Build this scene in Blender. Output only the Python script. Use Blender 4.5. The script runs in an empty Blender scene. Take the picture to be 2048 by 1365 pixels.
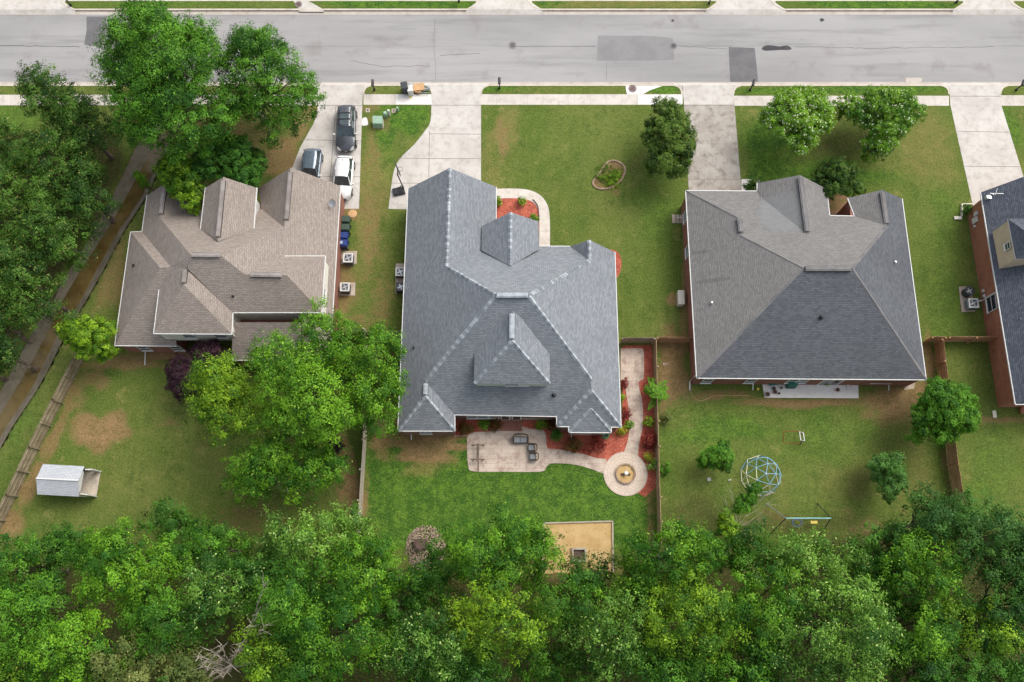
import bpy, bmesh, math, random
import numpy as np
from mathutils import Vector, Matrix
from mathutils.geometry import tessellate_polygon
R = math.radians
# ------------------------------------------------------------ camera, sky, sun, exposure
scene = bpy.context.scene
COL = scene.collection
FPX, CAMH, TILT = 1750.0, 75.0, R(15)
cam = bpy.data.cameras.new('camera'); camo = bpy.data.objects.new('camera', cam); COL.objects.link(camo)
cam.sensor_width = 36; cam.lens = FPX / 2048 * 36; cam.clip_start = 1; cam.clip_end = 5000
camo.location = (0, 0, CAMH); camo.rotation_euler = (TILT, 0, 0)
scene.camera = camo
world = bpy.data.worlds.new("World"); scene.world = world; world.use_nodes = True
wn = world.node_tree.nodes; wl = world.node_tree.links
SUN_EL, SUN_AZ = R(50), R(48)         # azimuth from +Y (north) towards +X (east)
sky = wn.new('ShaderNodeTexSky'); sky.sky_type = 'NISHITA'; sky.sun_disc = False
sky.sun_elevation = SUN_EL; sky.sun_rotation = SUN_AZ; sky.dust_density = 4; sky.air_density = 1.0; sky.ozone_density = 1.0
bg = wn['Background']; hs = wn.new('ShaderNodeHueSaturation'); hs.inputs['Saturation'].default_value = .42   # thin overcast greys the sky
wl.new(sky.outputs[0], hs.inputs['Color']); wl.new(hs.outputs[0], bg.inputs[0]); bg.inputs[1].default_value = 0.15
sl = bpy.data.lights.new('sun', 'SUN'); sl.energy = 0.92; sl.angle = R(42); sl.color = (1, 0.955, 0.88)
so = bpy.data.objects.new('sun', sl); COL.objects.link(so)
so.rotation_euler = (math.pi/2 - SUN_EL, 0, math.pi - SUN_AZ)
scene.view_settings.view_transform = 'Standard'; scene.view_settings.look = 'None'
scene.view_settings.exposure = 0.84; scene.view_settings.gamma = 1

# ------------------------------------------------------------ helpers
def P(px, py, z=0.0):
    """world point at height z that the survey camera saw at photo pixel px, py"""
    u = (px-1024)/FPX; v = -(py-682.5)/FPX
    d = (u, v*math.cos(TILT)+math.sin(TILT), v*math.sin(TILT)-math.cos(TILT))
    t = (z-CAMH)/d[2]
    return Vector((t*d[0], t*d[1], z))
def c(r, g, b, k=1.25):
    f = lambda x: ((x/255+.055)/1.055)**2.4 if x > 10 else x/255/12.92
    return (f(r)/k, f(g)/k, f(b)/k)
def tag(o, label=None, cat=None, group=None, kind=None):
    if label: o['label'] = label
    if cat: o['category'] = cat
    if group: o['group'] = group
    if kind: o['kind'] = kind
    return o
def empty(name, loc, label, cat, group=None, rz=0):
    o = bpy.data.objects.new(name, None); COL.objects.link(o); o.location = loc; o.rotation_euler = (0, 0, rz)
    return tag(o, label, cat, group)
def link(name, me, parent=None, world=True):
    o = bpy.data.objects.new(name, me); COL.objects.link(o)
    if parent:
        o.parent = parent
        if world:
            m = Matrix.Rotation(parent_rz(parent), 4, 'Z'); m.translation = parent_loc(parent)
            o.matrix_parent_inverse = m.inverted()
    return o
def parent_loc(p):
    v = Vector(p.location)
    return v
def parent_rz(p): return p.rotation_euler[2]
def copy_tree(o, parent=None):
    n = o.copy(); COL.objects.link(n)
    if parent: n.parent = parent; n.matrix_parent_inverse = o.matrix_parent_inverse.copy()
    for ch in list(o.children): copy_tree(ch, n)
    return n
class MB:
    """collects faces, links them as one mesh object with metre UVs"""
    def __init__(s): s.v = []; s.f = []; s.uv = {}; s.mi = []; s.cur = 0
    def poly(s, pts, uv=None):
        b = len(s.v); s.v += [tuple(p) for p in pts]; s.f.append(list(range(b, b+len(pts)))); s.mi.append(s.cur)
        if uv: s.uv[len(s.f)-1] = uv
    def mesh(s, vs, fs):
        b = len(s.v); s.v += [tuple(p) for p in vs]
        for f in fs: s.f.append([b+i for i in f]); s.mi.append(s.cur)
    def box(s, x0, x1, y0, y1, z0, z1, rz=0, o=(0, 0, 0), rx=0):
        m = Matrix.Translation(o) @ Matrix.Rotation(rz, 4, 'Z') @ Matrix.Rotation(rx, 4, 'X')
        vs = [m @ Vector(p) for p in [(x0,y0,z0),(x1,y0,z0),(x1,y1,z0),(x0,y1,z0),(x0,y0,z1),(x1,y0,z1),(x1,y1,z1),(x0,y1,z1)]]
        s.mesh(vs, [(0,3,2,1),(4,5,6,7),(0,1,5,4),(1,2,6,5),(2,3,7,6),(3,0,4,7)])
    def tube(s, pts, r, n=6, cap=True):
        pts = [Vector(p) for p in pts]; rs = r if isinstance(r, (list, tuple)) else [r]*len(pts)
        vs = []; fs = []
        for i, p in enumerate(pts):
            d = (pts[min(i+1, len(pts)-1)] - pts[max(i-1, 0)]); d = d.normalized() if d.length > 1e-6 else Vector((0,0,1))
            a = d.cross(Vector((0,0,1)));
            if a.length < .1: a = d.cross(Vector((0,1,0)))
            a.normalize(); b2 = d.cross(a)
            for k in range(n):
                t = 2*math.pi*k/n; vs.append(p + (a*math.cos(t)+b2*math.sin(t))*rs[i])
        for i in range(len(pts)-1):
            for k in range(n):
                k2 = (k+1) % n; fs.append((i*n+k, i*n+k2, (i+1)*n+k2, (i+1)*n+k))
        if cap: fs.append(tuple(range(n-1, -1, -1))); fs.append(tuple((len(pts)-1)*n+k for k in range(n)))
        s.mesh(vs, fs)
    def cyl(s, x, y, z0, z1, r, r2=None, n=20):
        s.tube([(x, y, z0), (x, y, z1)], [r, r if r2 is None else r2], n)
    def lathe(s, x, y, prof, n=20):
        s.tube([(x, y, z) for r, z in prof], [r for r, z in prof], n)
    def prism(s, pts, z0, z1, top=True, bottom=False):
        n = len(pts)
        if sum(pts[i][0]*pts[(i+1)%n][1]-pts[(i+1)%n][0]*pts[i][1] for i in range(n)) < 0: pts = pts[::-1]
        for i in range(n):
            a, b = pts[i], pts[(i+1) % n]
            s.poly([(a[0],a[1],z0),(b[0],b[1],z0),(b[0],b[1],z1),(a[0],a[1],z1)])
        if top: s.poly([(p[0],p[1],z1) for p in pts])
        if bottom: s.poly([(p[0],p[1],z0) for p in pts[::-1]])
    def sweep(s, pts, w, z0, z1, closed=False):
        """strip of width w along a plan polyline, from z0 to z1"""
        n = len(pts); L = []; Rr = []
        for i in range(n):
            a = Vector(pts[(i-1) % n] if closed else pts[max(i-1, 0)]).to_2d(); b = Vector(pts[(i+1) % n] if closed else pts[min(i+1, n-1)]).to_2d()
            d = (b-a).normalized(); nn = Vector((-d.y, d.x)); p = Vector(pts[i]).to_2d()
            L.append(p+nn*w/2); Rr.append(p-nn*w/2)
        rng = range(n if closed else n-1); acc = 0
        for i in rng:
            j = (i+1) % n
            ln = (L[i]-L[j]).length
            s.poly([(*Rr[i], z1), (*Rr[j], z1), (*L[j], z1), (*L[i], z1)], uv=[(acc,0),(acc+ln,0),(acc+ln,w),(acc,w)])
            s.poly([(*L[i], z0), (*L[i], z1), (*L[j], z1), (*L[j], z0)]); s.poly([(*Rr[i], z0), (*Rr[j], z0), (*Rr[j], z1), (*Rr[i], z1)])
            acc += ln
        if not closed:
            for i in (0, n-1): s.poly([(*L[i], z0), (*Rr[i], z0), (*Rr[i], z1), (*L[i], z1)])
    def build(s, name, mats, parent=None, smooth=False, world=True):
        me = bpy.data.meshes.new(name); me.from_pydata(s.v, [], s.f); me.update()
        for m in (mats if isinstance(mats, (list, tuple)) else [mats]): me.materials.append(m)
        me.polygons.foreach_set('material_index', s.mi)
        if smooth: me.polygons.foreach_set('use_smooth', [True]*len(s.f))
        ul = me.uv_layers.new(name='UVMap').data
        for pi, p in enumerate(me.polygons):
            cu = s.uv.get(pi)
            n = p.normal
            if abs(n.z) > .985: U = Vector((1,0,0)); V = Vector((0,1,0))
            else: U = Vector((0,0,1)).cross(n).normalized(); V = n.cross(U)
            for k, li in enumerate(p.loop_indices):
                if cu: ul[li].uv = cu[k]
                else:
                    co = me.vertices[me.loops[li].vertex_index].co; ul[li].uv = (co.dot(U), co.dot(V))
        return link(name, me, parent, world)

# ------------------------------------------------------------ materials
def N(nt, t, **kw):
    n = nt.nodes.new(t)
    for k, v in kw.items():
        if k.startswith('i_'): n.inputs[k[2:].replace('_', ' ')].default_value = v
        else: setattr(n, k, v)
    return n
def newmat(name):
    m = bpy.data.materials.new(name); m.use_nodes = True; return m, m.node_tree, m.node_tree.nodes['Principled BSDF']
def rgba(x): return (x[0], x[1], x[2], 1)
def mixc(nt, fac, a, b, mode='MIX'):
    n = nt.nodes.new('ShaderNodeMix'); n.data_type = 'RGBA'; n.blend_type = mode
    for s, v in ((n.inputs[0], fac), (n.inputs[6], a), (n.inputs[7], b)):
        if hasattr(v, 'links'): nt.links.new(v, s)
        else: s.default_value = rgba(v) if isinstance(v, tuple) else v
    return n.outputs[2]
def ramp(nt, val, a, b):
    n = nt.nodes.new('ShaderNodeMapRange'); n.interpolation_type = 'SMOOTHSTEP'; nt.links.new(val, n.inputs[0]); n.inputs[1].default_value = a; n.inputs[2].default_value = b
    return n.outputs[0]
def math2(nt, op, a, b):
    n = nt.nodes.new('ShaderNodeMath'); n.operation = op
    for s, v in ((n.inputs[0], a), (n.inputs[1], b)):
        if hasattr(v, 'links'): nt.links.new(v, s)
        else: s.default_value = v
    return n.outputs[0]
def noise(nt, scale, detail=4, rough=.6, vec=None, scl=None):
    n = N(nt, 'ShaderNodeTexNoise'); n.inputs['Scale'].default_value = scale; n.inputs['Detail'].default_value = detail; n.inputs['Roughness'].default_value = rough
    if vec is None:
        vec = N(nt, 'ShaderNodeNewGeometry').outputs['Position']
    if scl:
        mp = N(nt, 'ShaderNodeMapping'); mp.inputs['Scale'].default_value = scl; nt.links.new(vec, mp.inputs[0]); vec = mp.outputs[0]
    nt.links.new(vec, n.inputs[0]); return n.outputs[0]
def bump(nt, bs, h, strength=.3, dist=.02):
    b = N(nt, 'ShaderNodeBump'); b.inputs['Strength'].default_value = strength; b.inputs['Distance'].default_value = dist
    nt.links.new(h, b.inputs['Height']); nt.links.new(b.outputs[0], bs.inputs['Normal'])
def plain(name, col, rough=.6, metal=0, var=.12, spec=.4, vscale=3.0):
    m, nt, bs = newmat(name)
    bs.inputs['Roughness'].default_value = rough; bs.inputs['Metallic'].default_value = metal; bs.inputs['Specular IOR Level'].default_value = spec
    tc = N(nt, 'ShaderNodeTexCoord').outputs['Object']
    nz = noise(nt, vscale, 5, .6, vec=tc)
    k1 = tuple(x*(1-var) for x in col); k2 = tuple(min(1, x*(1+var)) for x in col)
    nt.links.new(mixc(nt, ramp(nt, nz, .3, .7), k1, k2), bs.inputs['Base Color'])
    return m
def blotchy(name, c1, c2, c3=None, s1=.5, s2=12, rough=.85, bs_=.15, spec=.25, stretch=None, speck=None):
    """two-scale mottled surface: c1/c2 in large soft patches, c3 in fine grain"""
    m, nt, bs = newmat(name); bs.inputs['Roughness'].default_value = rough; bs.inputs['Specular IOR Level'].default_value = spec
    n1 = noise(nt, s1, 5, .62, scl=stretch); n2 = noise(nt, s2, 3, .7)
    col = mixc(nt, ramp(nt, n1, .33, .67), c1, c2)
    if c3: col = mixc(nt, ramp(nt, n2, .48, .72), col, c3)
    if speck:
        n3 = noise(nt, speck[1], 2, .5); col = mixc(nt, ramp(nt, n3, speck[2], speck[2]+.06), col, speck[0])
    nt.links.new(col, bs.inputs['Base Color']); bump(nt, bs, n2, bs_, .03); return m
def shingle(name, c1, c2, c3, streak=.0, tabw=.33, rowh=.145, stain=None):
    m, nt, bs = newmat(name); bs.inputs['Roughness'].default_value = .92; bs.inputs['Specular IOR Level'].default_value = .25
    uv = N(nt, 'ShaderNodeUVMap').outputs[0]
    br = N(nt, 'ShaderNodeTexBrick'); br.offset = .5; br.squash = 1
    for k, v in (('Scale', 1), ('Mortar Size', .016), ('Mortar Smooth', .3), ('Bias', 0), ('Brick Width', tabw), ('Row Height', rowh)): br.inputs[k].default_value = v
    br.inputs['Color1'].default_value = rgba(c1); br.inputs['Color2'].default_value = rgba(c2); br.inputs['Mortar'].default_value = rgba(tuple(x*.55 for x in c1))
    nt.links.new(uv, br.inputs['Vector'])
    n1 = noise(nt, 1.0, 3, .6, vec=uv, scl=(3.6, 7.5, 1)); n2 = noise(nt, .22, 5, .65, vec=uv, scl=(1.0, .6, 1))
    col = mixc(nt, math2(nt, 'MULTIPLY', ramp(nt, n1, .48, .72), .75), br.outputs['Color'], c3)
    col = mixc(nt, math2(nt, 'MULTIPLY', ramp(nt, n2, .4, .75), .35), col, tuple(x*.72 for x in c1))
    if stain:
        for (o, rx, ry, sc, amt) in stain:
            pos = N(nt, 'ShaderNodeNewGeometry').outputs['Position']
            mp = N(nt, 'ShaderNodeMapping'); mp.vector_type = 'TEXTURE'; mp.inputs['Location'].default_value = o; mp.inputs['Scale'].default_value = (rx, ry, 50)
            nt.links.new(pos, mp.inputs[0]); g = N(nt, 'ShaderNodeTexGradient', gradient_type='SPHERICAL'); nt.links.new(mp.outputs[0], g.inputs[0])
            f = math2(nt, 'MULTIPLY', ramp(nt, math2(nt, 'ADD', g.outputs['Fac'], math2(nt, 'MULTIPLY', n1, .4)), .35, .75), amt)
            col = mixc(nt, f, col, sc)
    nt.links.new(col, bs.inputs['Base Color']); bump(nt, bs, br.outputs['Fac'], -.5, .02)
    return m
def brickmat(name, c1, c2, mortar, w=.24, h=.09):
    m, nt, bs = newmat(name); bs.inputs['Roughness'].default_value = .9
    uv = N(nt, 'ShaderNodeUVMap').outputs[0]; br = N(nt, 'ShaderNodeTexBrick')
    for k, v in (('Scale', 1), ('Mortar Size', .008), ('Mortar Smooth', .2), ('Brick Width', w), ('Row Height', h)): br.inputs[k].default_value = v
    br.inputs['Color1'].default_value = rgba(c1); br.inputs['Color2'].default_value = rgba(c2); br.inputs['Mortar'].default_value = rgba(mortar)
    nt.links.new(uv, br.inputs['Vector']); n1 = noise(nt, 1.2, 4, .6)
    nt.links.new(mixc(nt, math2(nt, 'MULTIPLY', ramp(nt, n1, .4, .7), .4), br.outputs['Color'], tuple(x*.65 for x in c1)), bs.inputs['Base Color'])
    bump(nt, bs, br.outputs['Fac'], -.3, .01); return m
def slabmat(name, c1, c2, stain, jw=None, jh=None, joint=None, s1=.35, jsz=.012, off=0.0, st=.45):
    """poured concrete or stamped paving, optional joints"""
    m, nt, bs = newmat(name); bs.inputs['Roughness'].default_value = .85; bs.inputs['Specular IOR Level'].default_value = .2
    n1 = noise(nt, s1, 6, .65); n2 = noise(nt, 14, 4, .7); n3 = noise(nt, 1.4, 5, .7)
    col = mixc(nt, ramp(nt, n1, .3, .7), c1, c2); col = mixc(nt, math2(nt, 'MULTIPLY', ramp(nt, n3, .47, .66), st), col, stain)
    col = mixc(nt, math2(nt, 'MULTIPLY', ramp(nt, n2, .45, .7), .25), col, tuple(x*.8 for x in stain))
    if jw:
        uv = N(nt, 'ShaderNodeUVMap').outputs[0]; br = N(nt, 'ShaderNodeTexBrick'); br.offset = off
        for k, v in (('Scale', 1), ('Mortar Size', jsz), ('Mortar Smooth', .3), ('Brick Width', jw), ('Row Height', jh)): br.inputs[k].default_value = v
        nt.links.new(uv, br.inputs['Vector']); col = mixc(nt, math2(nt, 'MULTIPLY', br.outputs['Fac'], .75), col, joint)
    nt.links.new(col, bs.inputs['Base Color']); bump(nt, bs, n2, .15, .01); return m
def leafmat(name, dark, light, tip=None, trans=.13, rough=.62, spec=.2):
    m, nt, bs = newmat(name); bs.inputs['Roughness'].default_value = rough; bs.inputs['Specular IOR Level'].default_value = spec
    at = N(nt, 'ShaderNodeAttribute', attribute_name='tint'); f = at.outputs['Fac']
    col = mixc(nt, f, dark, light)
    if tip: col = mixc(nt, ramp(nt, f, .8, 1.0), col, tip)
    nt.links.new(col, bs.inputs['Base Color'])
    tr = N(nt, 'ShaderNodeBsdfTranslucent'); nt.links.new(mixc(nt, .5, col, (light[0]*1.3, light[1]*1.2, light[2]*.6)), tr.inputs[0])
    mx = N(nt, 'ShaderNodeMixShader'); mx.inputs[0].default_value = trans
    nt.links.new(bs.outputs[0], mx.inputs[1]); nt.links.new(tr.outputs[0], mx.inputs[2]); nt.links.new(mx.outputs[0], nt.nodes['Material Output'].inputs[0])
    return m

M = {}
M['white'] = plain('white paint', (.60, .60, .575), .5, var=.05)
M['cream'] = plain('cream siding', (.62, .58, .48), .7, var=.05)
M['siding'] = brickmat('pale lap siding', (.72, .70, .60), (.74, .71, .61), (.52, .50, .43), 6, .14)
M['tansiding'] = brickmat('tan lap siding', (.55, .45, .31), (.57, .47, .33), (.42, .34, .24), 6, .14)
M['glass'] = plain('window glass', (.02, .028, .035), .08, var=.2, spec=.8)
M['brick'] = brickmat('red brick', (.20, .060, .036), (.28, .095, .055), (.30, .22, .18))
M['brick4'] = brickmat('orange red brick', (.27, .085, .042), (.35, .13, .068), (.38, .26, .19))
M['brick2'] = brickmat('brown brick', (.20, .10, .075), (.26, .14, .10), (.30, .25, .22))
M['roof1'] = shingle('weathered brown shingles', (.225, .190, .162), (.30, .255, .222), (.33, .285, .25), tabw=.42)
M['roof2'] = shingle('blue grey shingles', (.165, .180, .197), (.245, .263, .282), (.19, .205, .222))
M['roof3'] = shingle('charcoal shingles', (.080, .086, .096), (.125, .133, .145), (.105, .112, .122))
M['roof3brown'] = shingle('paler brownish shingles', (.155, .150, .143), (.210, .203, .193), (.20, .192, .182),  # paler, browner tone for every slope but the large east and south ones
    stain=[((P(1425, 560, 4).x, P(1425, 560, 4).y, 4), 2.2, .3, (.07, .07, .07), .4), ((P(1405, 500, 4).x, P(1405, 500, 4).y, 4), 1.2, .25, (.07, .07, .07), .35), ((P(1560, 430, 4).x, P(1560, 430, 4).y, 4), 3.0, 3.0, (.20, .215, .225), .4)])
M['roof4'] = shingle('dark slate coloured shingles', (.075, .085, .105), (.13, .145, .175), (.055, .06, .08), tabw=.3)
M['cap2'] = blotchy('pale ridge cap shingles', (.27, .295, .315), (.40, .43, .455), (.22, .24, .26), s1=1.6, s2=9)
M['cap2d'] = blotchy('darker ridge cap shingles', (.17, .19, .205), (.24, .26, .28), s1=1.6, s2=9)
M['cap1'] = blotchy('brown ridge vent', (.20, .175, .16), (.29, .26, .24), s1=1, s2=8)
M['cap3'] = blotchy('dark ridge cap', (.13, .125, .125), (.19, .18, .175), s1=1, s2=8)
M['black'] = plain('black metal', (.02, .02, .022), .45)
M['pipe'] = plain('dark vent pipe', (.035, .035, .038), .6)
M['galv'] = plain('galvanised metal', (.45, .46, .47), .35, metal=.6)
M['wood'] = blotchy('weathered fence boards', (.30, .215, .125), (.42, .31, .19), (.2, .14, .08), s1=1.2, s2=14)
M['woodred'] = blotchy('brown stained fence boards', (.33, .185, .095), (.46, .28, .155), (.2, .11, .06), s1=1.0, s2=14)
M['woodgrey'] = blotchy('grey weathered boards', (.38, .33, .26), (.5, .44, .36), (.26, .22, .17), s1=1.2, s2=12)
M['woodold'] = blotchy('dark old fence boards', (.23, .185, .115), (.36, .30, .205), (.14, .11, .07), s1=1.5, s2=14)
M['timber'] = blotchy('grey timber edging', (.32, .27, .20), (.40, .35, .27), s1=1, s2=10)
M['bark'] = blotchy('bark', (.10, .075, .055), (.17, .13, .10), (.05, .04, .03), s1=2, s2=16)
M['deadwood'] = blotchy('bare grey branches', (.30, .25, .20), (.42, .36, .30), s1=2, s2=16)
M['concrete'] = slabmat('driveway concrete', c(214, 209, 201), c(197, 191, 183), c(170, 162, 152))
M['concreteold'] = slabmat('stained old concrete', c(190, 184, 174), c(164, 156, 146), c(134, 124, 114), s1=.5, st=.75)
M['sidewalk'] = slabmat('sidewalk concrete', c(220, 212, 202), c(204, 196, 185), c(180, 170, 158), 1.5, 40, c(150, 140, 130))
M['kerb'] = slabmat('kerb concrete', c(222, 213, 198), c(205, 195, 180), c(175, 160, 140), s1=.8)
M['gutter'] = slabmat('gutter concrete', c(205, 196, 186), c(190, 180, 168), c(170, 155, 138), s1=.6)
M['channel'] = slabmat('channel concrete', c(136, 128, 110), c(112, 103, 86), c(84, 76, 60), 40, 3, c(90, 80, 66), s1=.5)
M['stamp'] = slabmat('stamped paving', c(220, 203, 186), c(196, 180, 162), c(160, 132, 124), .62, .42, c(160, 138, 124), s1=.8, off=.5, st=.7)
M['stampring'] = slabmat('ring paving', c(224, 208, 190), c(210, 194, 176), c(190, 168, 150), .42, .26, c(160, 140, 122), s1=.8, off=.5)
M['patiowhite'] = slabmat('pale patio concrete', c(244, 240, 235), c(234, 230, 224), c(216, 202, 188), s1=.5)
M['mulch'] = blotchy('red mulch', c(198, 106, 84), c(168, 84, 66), c(112, 56, 46), s1=1.3, s2=7, bs_=.8, speck=(c(214, 140, 116), 9, .60))
M['bedsoil'] = blotchy('bed soil and pine straw', c(160, 120, 95), c(125, 110, 60), c(90, 110, 45), s1=1.5, s2=12)
M['sand'] = blotchy('yellow gravel sand', c(210, 180, 128), c(194, 162, 108), c(170, 130, 75), s1=1.0, s2=16, bs_=.5, speck=(c(120, 120, 60), 3.0, .68))
M['stone'] = blotchy('border stones', c(190, 165, 140), c(160, 135, 112), c(120, 100, 85), s1=3, s2=12)
M['boulder'] = blotchy('dark flat rock', c(112, 92, 82), c(88, 72, 66), c(70, 58, 54), s1=2, s2=10)
M['padconc'] = slabmat('equipment pad concrete', c(196, 182, 165), c(180, 165, 148), c(150, 130, 110))
M['green_bin'] = plain('green plastic', (.035, .065, .045), .5)
M['blue_bin'] = plain('blue plastic', (.012, .035, .16), .45)
M['teal'] = plain('green canvas', (.008, .12, .09), .6)
M['greenbox'] = plain('pale green enamel', c(160, 190, 165), .5, var=.06)
M['acgrey'] = plain('grey enamel', (.25, .26, .26), .5)
M['aclight'] = plain('light grey enamel', (.55, .55, .52), .5)
M['acblue'] = plain('blue grey enamel', (.33, .38, .42), .5)
M['acdark'] = plain('fan shroud', (.04, .045, .05), .5)
M['tyre'] = plain('tyre rubber', (.018, .018, .018), .8)
M['rim'] = plain('alloy rim', (.3, .3, .31), .35, metal=.7)
M['carglass'] = plain('car glass', (.035, .055, .06), .06, spec=.9, var=.3)
M['terracotta'] = plain('terracotta', c(190, 110, 80), .8)
M['red'] = plain('red lens', (.35, .02, .015), .3)
M['yellow'] = plain('yellow plastic', c(225, 200, 90), .5)
M['bluepaint'] = plain('blue painted steel', c(120, 172, 192), .45)
M['paleyellow'] = plain('cream painted steel', c(230, 225, 195), .4)
M['rust'] = plain('orange rusty steel', c(165, 85, 45), .7)
M['cardboard'] = plain('cardboard', c(205, 165, 120), .9)
M['wicker'] = blotchy('dark wicker', (.05, .04, .032), (.10, .08, .06), (.02, .017, .014), s1=6, s2=40)
M['cushion'] = plain('grey cushion', (.20, .21, .22), .9)
M['iron'] = plain('brown iron lid', c(140, 110, 105), .7)
M['irong'] = plain('grey iron lid', c(125, 118, 118), .6)

# asphalt with a seam and streaks
m, nt, bs = newmat('worn asphalt'); M['asphalt'] = m; bs.inputs['Roughness'].default_value = .88; bs.inputs['Specular IOR Level'].default_value = .25
n1 = noise(nt, .12, 5, .6, scl=(.35, 1, 1)); n2 = noise(nt, 18, 3, .8); n3 = noise(nt, .5, 5, .7, scl=(.12, 1.6, 1)); n4 = noise(nt, .35, 4, .6)
col = mixc(nt, ramp(nt, n1, .3, .7), c(172, 170, 168), c(152, 150, 149)); col = mixc(nt, math2(nt, 'MULTIPLY', ramp(nt, n3, .48, .68), .55), col, c(131, 130, 129))
col = mixc(nt, math2(nt, 'MULTIPLY', ramp(nt, n2, .45, .75), .5), col, c(140, 136, 136)); col = mixc(nt, math2(nt, 'MULTIPLY', ramp(nt, n4, .55, .7), .45), col, c(138, 130, 126))
ps = N(nt, 'ShaderNodeSeparateXYZ'); nt.links.new(N(nt, 'ShaderNodeNewGeometry').outputs['Position'], ps.inputs[0])
nd = math2(nt, 'ABSOLUTE', math2(nt, 'SUBTRACT', math2(nt, 'ADD', ps.outputs[1], math2(nt, 'MULTIPLY', n4, .25)), P(1024, 91, 0).y+.12), 0)
seam = math2(nt, 'MULTIPLY', math2(nt, 'SUBTRACT', 1, ramp(nt, nd, .0, .07)), ramp(nt, n1, .42, .55))
col = mixc(nt, math2(nt, 'MULTIPLY', seam, .55), col, c(100, 98, 98)); nt.links.new(col, bs.inputs['Base Color']); bump(nt, bs, n2, .2, .01)
M['patch'] = blotchy('newer asphalt patch', c(122, 121, 121), c(107, 106, 107), c(92, 91, 92), s1=.6, s2=18, bs_=.15)
M['patchlight'] = blotchy('faded asphalt patch', c(146, 145, 144), c(134, 133, 133), c(117, 116, 116), s1=.6, s2=18, bs_=.15)
M['tar'] = blotchy('tar patch', c(82, 80, 82), c(70, 68, 70), s1=1, s2=18)

# ground: grass, soil and leaf litter by painted masks
m, nt, bs = newmat('lawn and soil'); M['ground'] = m; bs.inputs['Roughness'].default_value = .95; bs.inputs['Specular IOR Level'].default_value = .1
at = N(nt, 'ShaderNodeAttribute', attribute_name='mask'); sp = N(nt, 'ShaderNodeSeparateColor'); nt.links.new(at.outputs['Color'], sp.inputs[0])
dr = N(nt, 'ShaderNodeAttribute', attribute_name='dry').outputs['Fac']
nb = noise(nt, .16, 6, .7); nm = noise(nt, .9, 8, .8); nf = noise(nt, 2.6, 6, .85); nff = noise(nt, 7, 4, .8)
g = mixc(nt, ramp(nt, nb, .32, .68), c(114, 124, 62), c(92, 110, 46)); g = mixc(nt, math2(nt, 'MULTIPLY', ramp(nt, nm, .50, .62), .55), g, c(128, 132, 70)); g = mixc(nt, math2(nt, 'MULTIPLY', ramp(nt, nf, .48, .62), .7), g, c(78, 94, 44))
lushc = mixc(nt, ramp(nt, nm, .42, .58), c(58, 100, 30), c(98, 134, 44)); lushc = mixc(nt, math2(nt, 'MULTIPLY', ramp(nt, nf, .46, .60), .75), lushc, c(52, 84, 32)); lushc = mixc(nt, math2(nt, 'MULTIPLY', ramp(nt, nff, .54, .66), .7), lushc, c(118, 140, 62))
def fac(chan, width=.9, lo=.25, hi=.75):
    a = math2(nt, 'ADD', chan, math2(nt, 'MULTIPLY', math2(nt, 'SUBTRACT', math2(nt, 'ADD', math2(nt, 'MULTIPLY', nm, .6), math2(nt, 'MULTIPLY', nf, .4)), .5), width))
    return ramp(nt, a, lo, hi)
strp = noise(nt, 1.0, 3, .6, scl=(1.1, .05, 1)); big = noise(nt, .09, 5, .7)
g = mixc(nt, math2(nt, 'MULTIPLY', ramp(nt, strp, .45, .62), .35), g, c(116, 128, 60)); g = mixc(nt, math2(nt, 'MULTIPLY', ramp(nt, big, .42, .58), .6), g, c(84, 108, 40)); cl = noise(nt, .55, 5, .75); g = mixc(nt, math2(nt, 'MULTIPLY', ramp(nt, cl, .54, .64), .55), g, c(66, 94, 34)); g = mixc(nt, math2(nt, 'MULTIPLY', ramp(nt, cl, .42, .33), .6), g, c(146, 140, 84))
g = mixc(nt, fac(sp.outputs[1]), g, lushc)
dryc = mixc(nt, ramp(nt, nf, .35, .65), c(150, 138, 84), c(118, 112, 62)); g = mixc(nt, math2(nt, 'MULTIPLY', fac(dr, 1.6), .85), g, dryc)
soil = mixc(nt, ramp(nt, nm, .35, .65), c(178, 138, 104), c(138, 112, 76)); soil = mixc(nt, math2(nt, 'MULTIPLY', ramp(nt, nf, .4, .7), .7), soil, c(104, 92, 54)); soil = mixc(nt, ramp(nt, nff, .66, .72), soil, c(205, 180, 145))
g = mixc(nt, math2(nt, 'MULTIPLY', fac(sp.outputs[0], 2.0, .30, .70), .88), g, soil)
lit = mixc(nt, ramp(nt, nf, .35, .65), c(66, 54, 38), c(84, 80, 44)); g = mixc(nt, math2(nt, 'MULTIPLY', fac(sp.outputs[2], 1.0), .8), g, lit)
g = mixc(nt, math2(nt, 'MULTIPLY', ramp(nt, nff, .52, .68), .55), g, c(150, 148, 92)); g = mixc(nt, math2(nt, 'MULTIPLY', ramp(nt, nff, .50, .36), .6), g, c(54, 70, 34)); nt.links.new(g, bs.inputs['Base Color']); bump(nt, bs, math2(nt, 'ADD', nf, nff), .7, .05)
m, nt, bs = newmat('murky creek water'); M['water'] = m; bs.inputs['Roughness'].default_value = .12
n1 = noise(nt, .6, 4, .6); nt.links.new(mixc(nt, ramp(nt, n1, .3, .7), (.085, .058, .016), (.14, .098, .034)), bs.inputs['Base Color']); bump(nt, bs, noise(nt, 6, 3, .5), .06, .02)

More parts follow.
